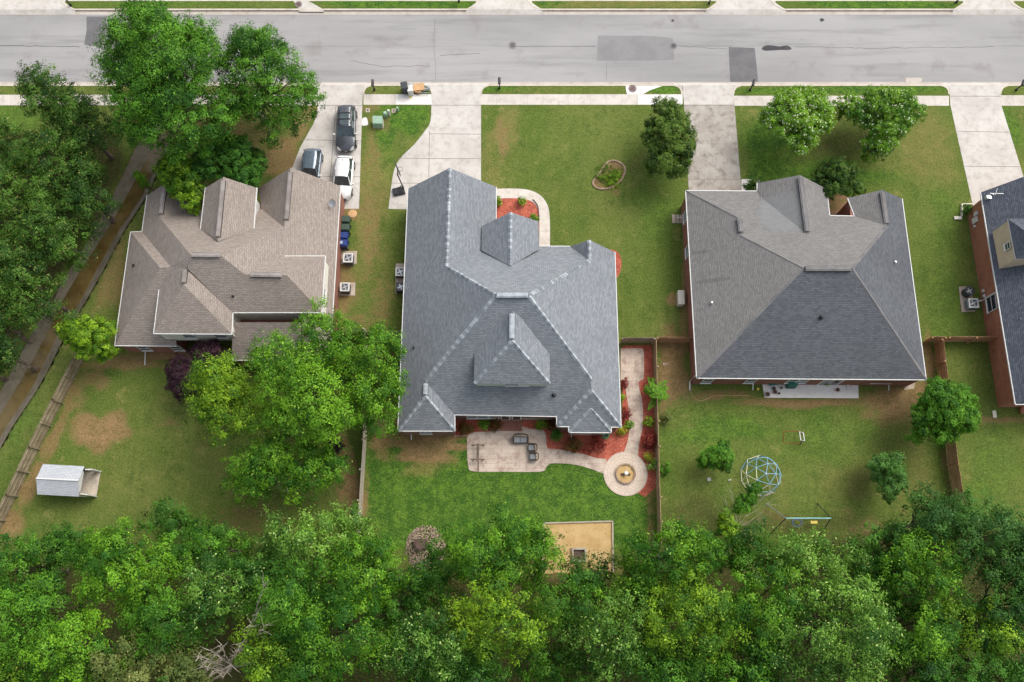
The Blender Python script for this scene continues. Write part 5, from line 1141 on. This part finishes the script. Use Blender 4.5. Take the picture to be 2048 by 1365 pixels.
def leaf_mesh(name, cen, nrm, siz, tint, mat, rs, aspect=.5):
    n = len(cen); r = rs.normal(size=(n, 3)); u = r-(r*nrm).sum(1)[:, None]*nrm; u /= np.linalg.norm(u, axis=1)[:, None]+1e-9; v = np.cross(nrm, u)
    s = siz[:, None]; fold = nrm*s*.18
    co = np.stack([cen-u*s*.5, cen-v*s*aspect*.5+fold, cen+u*s*.5, cen+v*s*aspect*.5+fold], 1).reshape(-1, 3).astype(np.float32)
    me = bpy.data.meshes.new(name); me.vertices.add(4*n); me.vertices.foreach_set('co', co.ravel())
    me.loops.add(4*n); me.loops.foreach_set('vertex_index', np.arange(4*n, dtype=np.int32)); me.polygons.add(n); me.polygons.foreach_set('loop_start', np.arange(0, 4*n, 4, dtype=np.int32)); me.update(calc_edges=True)
    a = me.attributes.new('tint', 'FLOAT', 'POINT'); a.data.foreach_set('value', np.repeat(tint, 4).astype(np.float32)); me.materials.append(mat); return me
NLEAF = 0
DENS = 1.0
def foliage(lobes, rs, leaf=.22, tuft=.34, per=15, dens=1.0, droop=0.0, tips=.06, spiky=0.0):
    """lobes: (x, y, z, r, tone); leaves sit in tufts over each lobe"""
    C_, N_, S_, T_ = [], [], [], []
    for (x, y, z, r, tone) in lobes:
        nt_ = max(4, int(dens*DENS*4.3*(r/tuft)**2)); d = rs.normal(size=(nt_, 3)); d[:, 2] = np.where(d[:, 2] < 0, d[:, 2]*np.where(rs.random(nt_) < .6, -1, 1), d[:, 2]); d /= np.linalg.norm(d, axis=1)[:, None]
        rad = r*rs.uniform(.45, 1.2, nt_)*(1+spiky*rs.random(nt_)**3); tc = np.array([x, y, z])+d*rad[:, None]*np.array([1, 1, .82]); tt = rs.normal(0, .22, nt_)+tone
        tr = tuft*rs.uniform(.6, 1.35, nt_)
        m_ = per; off = rs.normal(size=(nt_, m_, 3))*.5; off /= np.maximum(1, np.linalg.norm(off, axis=2))[..., None]
        # tufts reach outward along d
        off = off*tr[:, None, None]*np.array([1, 1, .55]) + d[:, None, :]*(rs.random((nt_, m_, 1))**1.5)*tr[:, None, None]*(.5+spiky*.5)
        if droop: off[..., 2] -= droop*rs.random((nt_, m_))*tr[:, None]*1.5
        cc = (tc[:, None, :]+off).reshape(-1, 3); nn = (d[:, None, :]*.8+off/tr[:, None, None]*.5+np.array([0, 0, .5])+rs.normal(size=(nt_, m_, 3))*.30).reshape(-1, 3); nn /= np.linalg.norm(nn, axis=1)[:, None]
        tl = np.repeat(tt, m_)+rs.normal(0, .05, nt_*m_); tl = np.clip(tl, 0, .79); tl = np.where(rs.random(nt_*m_) < tips, 1.0, tl)
        C_.append(cc); N_.append(nn); S_.append(leaf*rs.uniform(.6, 1.35, nt_*m_)); T_.append(tl)
    return np.concatenate(C_), np.concatenate(N_), np.concatenate(S_), np.concatenate(T_)
def plant(name, cat, label, outline, z0, z1, mat, lobe=1.1, leaf=.18, tuft=.46, per=40, dens=1.0, seed=1, group=None, trunk=True, under=.45, pack=.66, tips=.02, droop=0.0, tone=(.15, .6), trunk_r=.16, spiky=0.0, shape=.5, parts=('trunk', 'crown'), base=None):
    """crown filled from the plan outline of its canopy; z0 canopy rim height, z1 top"""
    global NLEAF
    rs = np.random.default_rng(seed); zm = z0+(z1-z0)*.35
    if isinstance(outline, tuple):      # ellipse cx, cy, rx, ry in photo px at rim height
        cx, cy, rx, ry = outline; ph = rs.uniform(0, 6.28, 3)
        outline = [(cx+rx*k_*math.cos(t), cy+ry*k_*math.sin(t)) for t in np.linspace(0, 2*math.pi, 24, endpoint=False) for k_ in [1+.10*math.sin(3*t+ph[0])+.08*math.sin(5*t+ph[1])+.05*math.sin(8*t+ph[2])]]
    ol = [(P(x, y, zm).x, P(x, y, zm).y) for x, y in outline]; xa = np.array(ol); mn, mx = xa.min(0), xa.max(0)
    pts = rs.uniform(mn, mx, (6000, 2)); k = inside(ol, pts[:, 0], pts[:, 1]); pts = pts[k]; dist = edist(ol, pts[:, 0], pts[:, 1]); dm = dist.max(); lobe = min(lobe, dm*.62)
    k = dist > lobe*.45; pts, dist = pts[k], dist[k]; keep = []
    for i in range(len(pts)):
        if all((pts[i, 0]-pts[j, 0])**2+(pts[i, 1]-pts[j, 1])**2 > (lobe*pack*1.45)**2 for j in keep): keep.append(i)
        if len(keep) > 160: break
    lobes = []
    for i in keep:
        q = min(1, dist[i]/dm); z = z0+(z1-z0)*(1-(1-q)**2)**shape+rs.normal(0, .10)*(z1-z0); r = lobe*rs.uniform(.6, 1.15)
        z = z-r*.6; lobes.append((pts[i, 0], pts[i, 1], z, r, rs.uniform(*tone)))
        if rs.random() < under: lobes.append((pts[i, 0]+rs.normal()*.3*lobe, pts[i, 1]+rs.normal()*.3*lobe, max(z0*.55, z-rs.uniform(1.2, 2.0)*lobe), r*.9, rs.uniform(*tone)))
    cen = np.array([(l[0], l[1]) for l in lobes]).mean(0)
    root = empty(name, (cen[0], cen[1], 0), label, cat, group)
    if base is None: bx, by = cen
    else: bb = P(*base); bx, by = bb.x, bb.y
    if trunk:
        b = MB(); zt = z0*.55 if z0 > 1 else z0*.3; rnd = random.Random(seed)
        wob = [(bx+rnd.uniform(-.1, .1)*k_, by+rnd.uniform(-.1, .1)*k_, zt*k_/3) for k_ in range(4)]; b.tube([(bx, by, -.15)]+wob[1:]+[(cen[0], cen[1], zm)], [trunk_r*1.35, trunk_r, trunk_r*.85, trunk_r*.7, trunk_r*.3], 8)
        for (x, y, z, r, tn) in lobes[:70]:
            f = rnd.uniform(.4, 1); s0 = Vector((bx, by, zt)).lerp(Vector((cen[0], cen[1], zm)), f*.6); e = Vector((x, y, z+r*.2)); md = s0.lerp(e, .5)+Vector((0, 0, -.12*(e-s0).length))
            tr = trunk_r*.5; b.tube([s0, md, e], [tr, tr*.5, tr*.15], 5, cap=False)
        b.build(parts[0], M['bark'], root)
    Cc, Nn, Ss, Tt = foliage(lobes, rs, leaf, tuft, per, dens, droop, tips, spiky); NLEAF += len(Cc)
    me = leaf_mesh(parts[1], Cc, Nn, Ss, Tt, LM[mat], rs); link(parts[1], me, root); return root
def shrub(label, px, py, r, h, mat, seed, name='garden_shrub', cat='shrub', group='shrubs in the mulch beds', leaf=.12, dens=1.1, **kw):
    """low plant; r in photo pixels"""
    return plant(name, cat, label, (px, py, r, r*.95), h*.35, h, mat, lobe=r/22*.5, leaf=leaf, tuft=.16, per=10, dens=dens, seed=seed, group=group, under=.5, trunk_r=.03, parts=('stem', 'foliage'), **kw)

# yard trees
plant('shade_tree', 'tree', 'largest bright green tree reaching over the street at the upper left', [(235,55),(270,30),(330,22),(375,45),(420,60),(450,95),(470,140),(478,190),(480,235),(470,265),(430,290),(400,310),(350,318),(300,300),(255,290),(240,255),(215,225),(222,180),(200,130),(215,110)], 5.5, 13, 'green', lobe=1.15, seed=11, trunk_r=.3, base=(345,262), pack=.58, spiky=.25)
plant('shade_tree', 'tree', 'wide green tree beside the top of the left driveway, next to the largest tree', [(465,95),(500,68),(545,70),(575,110),(605,145),(635,170),(628,210),(600,235),(585,270),(550,278),(510,262),(480,235),(462,190),(455,140)], 5, 11, 'green', lobe=1.05, seed=12, trunk_r=.25, base=(530,245), tone=(.05, .5), spiky=.25)
plant('small_tree', 'tree', 'yellowish green tree touching the brown roof beside its middle dormer', [(325,330),(350,315),(385,325),(405,345),(402,375),(408,410),(385,416),(360,395),(345,375),(325,365)], 3.5, 6.6, 'lime', lobe=.75, leaf=.17, tuft=.26, seed=13, tone=(.1, .5))
plant('small_tree', 'tree', 'round darker green tree behind the brown roof between dormer and garage gable', (462,332,80,48), 3.5, 6.5, 'dark', lobe=.85, leaf=.17, tuft=.26, seed=14, tone=(.2, .7))
plant('cypress_tree', 'tree', 'narrow pointed green cypress leaning over the creek at the brown house corner', [(276,348),(300,366),(312,380),(296,388),(284,372)], .6, 3.4, 'bright', lobe=.4, leaf=.10, tuft=.15, per=10, seed=15, dens=1.6, tone=(.3,.6))
plant('small_tree', 'tree', 'round lime green tree at the top end of the creekside fence', (175,672,47,38), 2.6, 5.2, 'lime', lobe=.75, leaf=.18, tuft=.27, seed=16)
plant('plum_tree', 'tree', 'dark purple leaved tree against the back wall of the brown roofed house', (425,712,42,28), 2.2, 4.2, 'purple', lobe=.7, leaf=.16, tuft=.26, seed=17)
plant('plum_tree', 'tree', 'dark purple leaved tree partly covered by the large light green tree on its right', (372,758,32,46), 2.2, 4.0, 'purple', lobe=.7, leaf=.16, tuft=.26, seed=18)
plant('large_tree', 'tree', 'light green tree with yellowish tips on the left of the back yard cluster', [(385,722),(420,708),(470,730),(500,770),(520,800),(545,850),(520,885),(480,880),(430,895),(420,850),(395,810),(388,770)], 5, 9.5, 'lime', lobe=1.0, leaf=.17, tuft=.44, per=38, seed=19, trunk_r=.22, tone=(.1, .55), tips=.04, spiky=.5)
plant('large_tree', 'tree', 'tallest light green tree in the middle of the cluster between the two back yards', [(510,700),(560,680),(610,690),(660,715),(690,770),(705,830),(680,870),(620,885),(570,870),(540,820),(520,770)], 6, 11.5, 'bright', lobe=1.1, leaf=.17, tuft=.44, per=38, seed=20, trunk_r=.25, tone=(.2, .7), tips=.04, spiky=.5)
plant('large_tree', 'tree', 'bright green tree overlapping the lower right corner of the brown roof', [(600,650),(640,625),(690,640),(715,670),(720,720),(690,760),(640,740),(600,700)], 5, 9.5, 'bright', lobe=.95, leaf=.17, tuft=.44, per=38, seed=21, trunk_r=.2, spiky=.3)
plant('large_tree', 'tree', 'green tree pressed against the left eave of the grey roofed house', [(715,670),(760,662),(800,685),(803,740),(800,800),(780,870),(740,880),(705,850),(690,790),(695,730)], 4.5, 8.5, 'bright', lobe=.95, leaf=.165, tuft=.42, per=38, seed=22, trunk_r=.2, tone=(.0, .5), spiky=.5)
plant('large_tree', 'tree', 'lowest green tree of the cluster, spreading over the left back lawn', [(490,890),(560,865),(620,880),(670,905),(680,940),(665,975),(640,985),(600,1010),(560,985),(520,1015),(470,1000),(450,960),(465,930)], 4, 8, 'bright', lobe=.95, leaf=.165, tuft=.42, per=38, seed=23, trunk_r=.2, tone=(.05, .5), spiky=.3)
plant('small_tree', 'tree', 'dark green tree at the top of the woods alone below the left lawn', [(275,1035),(310,1018),(350,1008),(390,1028),(415,1050),(385,1072),(340,1075),(295,1060)], 3, 6, 'dark', lobe=.8, leaf=.17, tuft=.44, per=38, seed=24, tone=(.3, .8), spiky=.5)
plant('small_tree', 'tree', 'tall dark green ornamental tree between the front lawn and the stained driveway', [(1310,215),(1340,205),(1360,222),(1375,255),(1387,285),(1375,320),(1365,345),(1335,358),(1305,345),(1288,310),(1288,260),(1300,235)], 2.2, 5.5, 'shrub', lobe=.75, leaf=.16, tuft=.24, seed=25, dens=1.2, tone=(.1, .7), tips=.12)
plant('blossom_tree', 'tree', 'pale flowering tree nearer the stained driveway, left of the pair', [(1545,200),(1580,178),(1625,185),(1660,210),(1662,250),(1640,270),(1620,300),(1590,308),(1570,290),(1540,275),(1530,235)], 2.6, 5.6, 'flower', lobe=.75, leaf=.16, tuft=.25, seed=26, tips=.07, pack=.72, tone=(.3, .75))
plant('blossom_tree', 'tree', 'flowering green tree nearer the right driveway, right of the pair', [(1700,200),(1740,182),(1790,180),(1835,205),(1845,235),(1815,280),(1770,310),(1740,300),(1720,260),(1690,235),(1665,215)], 2.6, 5.4, 'flower', lobe=.72, leaf=.16, tuft=.25, seed=27, tips=.05, pack=.78, tone=(.0, .5))
plant('small_tree', 'tree', 'dark bushy tree standing between the two front gables of the charcoal roofed house', (1672,363,48,34), 1.8, 4, 'shrub', lobe=.65, leaf=.15, tuft=.22, seed=28, tone=(.1, .5))
plant('palm_shrub', 'shrub', 'young spiky evergreen between the stained driveway and the charcoal roofed house', (1504,373,10,12), .5, 1.8, 'evergreen', lobe=.35, leaf=.14, tuft=.2, seed=29, spiky=1.0)
plant('round_tree', 'tree', 'dense round green tree over the brown fence in the right yard', [(1835,800),(1870,765),(1915,775),(1945,810),(1940,850),(1915,880),(1875,890),(1845,870),(1830,840)], 2.4, 5.8, 'green', lobe=.8, leaf=.16, tuft=.25, seed=30, dens=1.25, tone=(.2, .7))
plant('young_tree', 'tree', 'small rounded green tree left of the climbing dome', (1433,915,32,27), 1.2, 3, 'green', lobe=.5, leaf=.17, tuft=.24, seed=31)
plant('young_tree', 'tree', 'blue green upright tree standing right of the climbing dome', [(1728,925),(1755,915),(1790,918),(1808,935),(1805,965),(1795,990),(1770,998),(1752,975),(1740,950)], 1.6, 4, 'bluish', lobe=.55, leaf=.15, tuft=.22, seed=32, tone=(.3, .8), tips=.12)
plant('young_tree', 'tree', 'thin yellowish sapling rising from the woods left of the swing set', [(1425,1015),(1440,1010),(1452,1040),(1475,1060),(1480,1095),(1455,1105),(1438,1070)], 2.5, 5, 'lime', lobe=.5, leaf=.18, tuft=.24, seed=33, pack=.8)
plant('young_tree', 'tree', 'loose small tree touching the bottom of the climbing dome', [(1492,968),(1512,975),(1510,1000),(1495,1015),(1480,1030),(1462,1020),(1478,1000)], 2, 4, 'green', lobe=.4, leaf=.16, tuft=.22, seed=34, pack=.85)
# evergreens along the creek
for i, (cx, cy, rx, ry, z1, tn, lab) in enumerate([
    (118,212,58,58,9,.35,'topmost pointed evergreen of the row, nearest the sidewalk'),
    (175,262,62,66,8,.2,'dark evergreen touching the largest bright tree on its left'),
    (45,318,62,58,8.5,.4,'evergreen at the left edge just below the small lawn corner'),
    (135,340,80,66,9,.35,'broad evergreen in the middle of the upper creekside row'),
    (205,400,45,62,7,.15,'low dark evergreen at the creek edge opposite the cypress'),
    (55,425,76,70,9.5,.5,'brown tipped evergreen at the left edge, mid row'),
    (130,470,62,72,8.5,.4,'evergreen hanging over the creek wall, mid row'),
    (40,540,66,66,9,.45,'evergreen at the left edge below the brown tipped one'),
    (95,590,52,62,8,.35,'evergreen beside the creek bend in the lower row'),
    (18,650,55,66,8.5,.4,'evergreen at the left edge near the lower creek'),
    (40,710,36,44,6.5,.2,'last small evergreen of the row before the creek meets the left edge'),
    (-60,480,70,120,9,.3,'evergreen mostly outside the left edge, mid row'),
    (-30,740,50,60,7,.3,'evergreen at the lowest left end of the row, cut by the photo edge')]):
    plant('evergreen_tree', 'tree', lab, (cx-(27 if cy > 300 else 6), cy, rx*.93, ry*.95), 3.6, z1, 'evergreen', lobe=1.0, leaf=.17, tuft=.42, per=34, seed=60+i, group='evergreens along the creek', dens=.95, tone=(tn-.25, tn+.3), under=.9, tips=.04, trunk_r=.2, spiky=.3, pack=.72)
# the woods
forest = [
 ((45,1135,88,66),5,10,'green',(.1,.5),'green tree in the upper left corner of the woods, at the left edge'),
 ((150,1110,60,45),4,8,'dark',(.2,.6),'dark low tree between the left edge tree and the broad bright one'),
 ((262,1135,112,78),6,12,'bright',(.0,.5),'broad bright green tree below the white shed'),
 ((430,1105,85,52),4.5,9,'green',(.1,.5),'green tree at the woods margin below the small dark tree'),
 ((60,1235,92,72),6,12,'green',(.3,.8),'mid green tree at the left edge, second from the top of the woods'),
 ((175,1300,92,78),6,13,'bright',(.2,.6),'grass green tree near the lower left corner'),
 ((30,1345,80,60),6,12,'lime',(.0,.4),'yellow green tree in the lower left corner'),
 ((275,1335,62,56),6,12,'olive',(.2,.7),'olive tree with tan blossom at the bottom edge, left part'),
 ((335,1238,66,78),6,12,'green',(.2,.6),'green tree left of the pale grey green one in the left woods'),
 ((455,1175,78,62),6,12.5,'pale',(.0,.4),'pale grey green tree above the bare grey branches'),
 ((420,1225,50,40),5,11,'pale',(.0,.35),'small pale green tree left of the bare grey branches'),
 ((370,1340,56,46),6,11,'olive',(.1,.5),'olive green tree at the bottom edge beside the bare branches'),
 ((545,1300,52,62),6,12,'lime',(.1,.5),'yellow green tree right of the bare grey branches'),
 ((640,1090,104,66),5,10.5,'pale',(.3,.9),'whitish tipped tree over the lower end of the grey fence'),
 ((600,1205,82,66),6,12.5,'green',(.3,.8),'green tree below the whitish tipped tree'),
 ((715,1150,90,72),6,12,'bright',(.0,.45),'bright green tree left of the stone mound'),
 ((690,1270,108,74),7,14,'bright',(.0,.5),'large bright green tree at lower left of centre'),
 ((620,1345,80,50),6,12,'green',(.2,.6),'green tree at the bottom edge below the large bright one'),
 ((790,1210,66,52),4,8.5,'dark',(.3,.7),'dim low tree below the stone mound'),
 ((865,1165,55,48),4,8,'green',(.0,.4),'low green tree right of the stone mound'),
 ((850,1300,100,74),6,12.5,'pale',(.0,.3),'dull grey green tree at the bottom edge left of centre'),
 ([(985,1010),(1020,1030),(1060,1040),(1100,1055),(1118,1085),(1100,1130),(1085,1165),(1020,1180),(950,1175),(900,1150),(880,1105),(905,1070),(950,1060)],5,11.5,'bright',(.0,.5),'big bright green tree rising into the back lawn left of the yellow sand'),
 ((1010,1235,100,84),7,14,'lime',(.0,.5),'large yellow green tree directly below the big bright one'),
 ((940,1340,70,44),6,11,'dark',(.3,.7),'dark tree at the bottom edge below the large yellow green one'),
 ((1100,1320,70,50),4,8.5,'green',(.0,.4),'low dark green tree in the gap at bottom centre'),
 ((1182,1150,50,42),4,7.5,'shrub',(.1,.6),'dark reddish green tree overlapping the lower edge of the yellow sand'),
 ((1140,1196,70,58),5,10.5,'green',(.1,.5),'green tree below the yellow sand square'),
 ((1225,1275,96,86),6,12.5,'pale',(.05,.5),'silvery green tree at the bottom, right of centre'),
 ((1340,1118,100,66),5,10.5,'bright',(.0,.35),'vivid green tree at the lower end of the long brown fence'),
 ((1270,1195,60,54),5,10.5,'bright',(.1,.5),'green tree below and left of the vivid one'),
 ((1375,1240,92,88),7,14,'lime',(.0,.5),'bright yellow green tree below the vivid green one'),
 ((1340,1340,80,50),6,12,'green',(.1,.5),'green tree at the bottom edge under the bright yellow green one'),
 ((1500,1235,88,98),6,13,'bright',(.0,.4),'mid green tree left of the large willow like tree'),
 ((1490,1110,62,44),4.5,9,'green',(.1,.5),'green tree at the woods margin left of the swing set'),
 ((1480,1345,80,44),6,12,'green',(.0,.5),'green tree at the bottom edge left of the willow like tree'),
 ((1622,1128,98,56),5,10.5,'pale',(.15,.65),'pale drooping tree directly below the swing set'),
 ((1660,1270,140,104),8,14.5,'pale',(.2,.75),'largest pale willow like tree in the right woods'),
 ((1755,1105,72,46),4,8.5,'dark',(.2,.6),'dark tree at the woods margin right of the pale drooping one'),
 ((1830,1155,82,70),6,12,'bright',(.0,.45),'bright green tree in the right woods below the dark margin trees'),
 ((1815,1270,70,74),6,12,'bright',(.0,.4),'green tree right of the largest willow like tree'),
 ((1925,1265,70,56),6,12,'lime',(.0,.4),'yellow green tree in the lower right of the woods'),
 ((1870,1345,90,46),6,11,'dark',(.3,.7),'dark tree at the bottom edge near the right corner'),
 ((1860,1045,88,50),5,10.5,'bluish',(.0,.4),'blue green tree at the lower end of the right yard fence'),
 ((1980,1085,100,80),6,12,'bluish',(.1,.55),'large blue green tree at the right edge of the woods'),
 ((1995,1215,92,84),6,12,'dark',(.1,.5),'very dark tree at the right edge in the lower woods'),
 ((2010,1340,80,52),6,11,'dark',(.2,.6),'dark tree filling the lower right corner'),
 ((2090,1150,70,120),6,12,'bluish',(.1,.5),'blue green tree cut by the right edge'),
 ((1730,1180,60,60),4,9,'dark',(.2,.6),'dim tree between the drooping tree and the bright green one on its right'),
 ((540,1150,60,50),4,9,'dark',(.3,.7),'dim green tree between the whitish tipped tree and the pale grey green one'),
]
for i, (ol, z0, z1, mt, tn, lab) in enumerate(forest):
    plant('forest_tree', 'tree', lab, ol, z0, z1, mt, lobe=.9, leaf=.18, tuft=.42, per=36, seed=200+i, group='trees of the woods behind the yards', dens=1.0, tone=(tn[0]-.12, tn[1]+.08), under=.75, trunk_r=.2, tips=.015 if mt != 'pale' else .05, spiky=.6, droop=.8 if mt == 'pale' else .1, pack=.80)
for i, (cx, cy) in enumerate([(-50,1400),(150,1430),(350,1430),(550,1430),(760,1430),(980,1430),(1180,1420),(1400,1430),(1600,1430),(1820,1430),(2040,1430)]):
    plant('forest_tree', 'tree', 'forest tree crossing the bottom edge, number %s from the left' % ['first','second','third','fourth','fifth','sixth','seventh','eighth','ninth','tenth','last'][i], (cx, cy, 105, 62), 6, 12, ['green','bright','dark'][i % 3], lobe=1.15, leaf=.26, tuft=.38, per=13, seed=300+i, group='trees of the woods behind the yards', dens=.7, tone=(.1, .5), under=.2, trunk_r=.2)
# bare trees
def bare(name, label, base, z, tips_, seed, r0=.12, n2=5, mat='deadwood'):
    rnd = random.Random(seed); o = P(*base); t = empty(name, o, label, 'bare tree'); b = MB(); s0 = Vector((o.x, o.y, z*.35)); b.tube([(o.x, o.y, -.1), s0], [r0*1.3, r0], 7); b.build('trunk', M[mat], t); b = MB()
    for (x, y) in tips_:
        e = P(x, y, z+rnd.uniform(-.8, .8)); pts = [s0]
        for k in (1, 2, 3): q = s0.lerp(e, k/3)+Vector([rnd.uniform(-.18, .18) for _ in range(3)]); pts.append(q)
        b.tube(pts, [r0*.7, r0*.45, r0*.25, r0*.1], 5)
        for _ in range(n2):
            f = rnd.uniform(.35, 1); a_ = pts[1].lerp(pts[3], f); d = (e-s0).normalized()*rnd.uniform(.5, 1.1)+Vector([rnd.uniform(-.6, .6) for _ in range(3)]); mid = a_+d*.5+Vector((0, 0, rnd.uniform(-.1, .15)))
            b.tube([a_, mid, a_+d], [r0*.22, r0*.14, r0*.05], 4, cap=False)
    b.build('branches', M[mat], t)
bare('bare_tree', 'leafless tree with pale grey branches fanning out in the left woods', (500,1325), 12.5, [(395,1318),(410,1335),(425,1345),(420,1300),(445,1290),(460,1330),(480,1285),(455,1350),(530,1160),(545,1195),(515,1230),(505,1250),(535,1250),(400,1330),(435,1310),(415,1322),(440,1350),(470,1300)], 5, .10, 13)
bare('bare_tree', 'leafless thin shrub beside the sapling near the climbing dome', (1470,1055), 2.2, [(1445,1000),(1460,985),(1500,985),(1540,1010),(1520,1040),(1495,1065),(1535,995),(1450,1030),(1500,1075)], 6, .05, 8)
bare('bare_tree', 'dead branches showing through the lowest green tree of the left cluster', (575,985), 7.6, [(525,892),(545,905),(560,940),(570,975),(535,915),(548,960)], 9, .06, 4)
# garden plants
SH = [('spiky red barberry bush beside the house wall at the left of the patio',930,857,13,1.0,'redgreen'),('yellow green bush in the left mulch bed below the windows',968,850,10,.9,'bright'),('reddish bush left of the patio door',991,850,13,.9,'redgreen'),
 ('yellow green bush right of the patio door',1084,850,10,.9,'lime'),('olive red bush in the mulch corner under the right windows',1101,848,11,.9,'redgreen'),('dark upright conifer in the mulch right of the patio',1113,872,11,1.4,'dark'),
 ('left spiky red bush in the mulch below the small bay',1147,890,15,1.0,'redgreen'),('right spiky red bush in the mulch below the small bay',1191,889,17,1.1,'red'),('bright yellow bush at the lower right corner of the grey roof',1245,861,9,.8,'yellow'),('small green plant touching the bright yellow bush',1258,850,8,.8,'bright'),
 ('red bush under the right eave beside the garden path top',1245,768,10,.9,'red'),('red bush under the right eave halfway down the garden path',1250,829,12,.9,'red'),('lime plant peeking out under the right eave',1243,797,5,.7,'lime'),
 ('yellow green bush right of the garden path below the fern',1297,844,11,.9,'lime'),('round crimson bush right of the garden path',1297,879,15,1.1,'red'),('small yellow bush above the round paving',1295,915,8,.6,'yellow'),('white flowered hydrangea beside the round paving',1307,932,12,.8,'flower'),
 ('yellow green bush in the front mulch against the garage wall',996,403,7,.7,'lime'),('yellow green bush in the front mulch away from the garage wall',1043,404,8,.7,'lime'),('small green bush at the porch corner of the front mulch',1068,437,7,.6,'bright')]
for i, (lab, x, y, r, h, mt) in enumerate(SH): shrub(lab, x, y, r, h, mt, 400+i, spiky=.5 if mt in ('red', 'redgreen') else 0, tips=.12)
shrub('low green ground cover filling the kidney shaped bed', 1222, 350, 24, .35, 'lime', 450, name='ground_cover', cat='ground cover', group=None, leaf=.12, dens=.6)
shrub('dark green shrub in the small bed at the corner of the orange brick house', 1933, 420, 8, .9, 'dark', 451, group=None)
shrub('scruffy green weeds along the right side of the long brown fence', 1333, 935, 14, .6, 'green', 452, group=None, dens=.6); shrub('scruffy olive bush right of the fern by the long fence', 1335, 836, 12, .8, 'olive', 453, group=None, dens=.7)
shrub('small potted green plant under the eave on the pale back patio', 1655, 764, 6, .7, 'bright', 454, group=None)
shrub('small purple bush beside the grey fence', 668, 895, 14, .9, 'purple', 455, group=None); shrub('reddish shrub at the lower end of the grey fence', 743, 1075, 14, 1.2, 'redgreen', 456, group=None)
# fern like sumac
o = P(1309, 795); t = empty('fern_palm', o, 'large spiky bright green fern like plant over the long brown fence', 'plant'); rs = np.random.default_rng(9); Cc = []; Nn = []; st_ = MB()
for k in range(26):
    a = rs.uniform(0, 6.283); L = rs.uniform(.8, 1.35); z0 = rs.uniform(.9, 1.9); off = (rs.uniform(-.2, .2), rs.uniform(-.6, .6)); pts = []
    for s in np.linspace(0, 1, 16):
        p = np.array([o.x+off[0]+math.cos(a)*L*s, o.y+off[1]+math.sin(a)*L*s, z0+.55*s-.75*s*s]); pts.append(p)
        sd = np.array([-math.sin(a), math.cos(a), 0])
        for sg in (-1, 1):
            wd = .26*math.sin(math.pi*min(1, s*.9+.1))
            for j in (0.35, .8): Cc.append(p+sd*sg*wd*j); Nn.append([rs.normal()*.2, rs.normal()*.2, 1])
    st_.tube([pts[0], pts[8], pts[15]], [.025, .018, .006], 4)
for k in range(4): st_.tube([(o.x, o.y, 0), (o.x+rs.uniform(-.2, .2), o.y+rs.uniform(-.6, .6), 1.5)], .035)
Cc = np.array(Cc); Nn = np.array(Nn); Nn /= np.linalg.norm(Nn, axis=1)[:, None]
link('fronds', leaf_mesh('fronds', Cc, Nn, rs.uniform(.13, .22, len(Cc)), np.clip(rs.normal(.5, .2, len(Cc)), 0, .79), LM['bright'], rs, .45), t); st_.build('stem', M['bark'], t)
print('leaves', NLEAF)
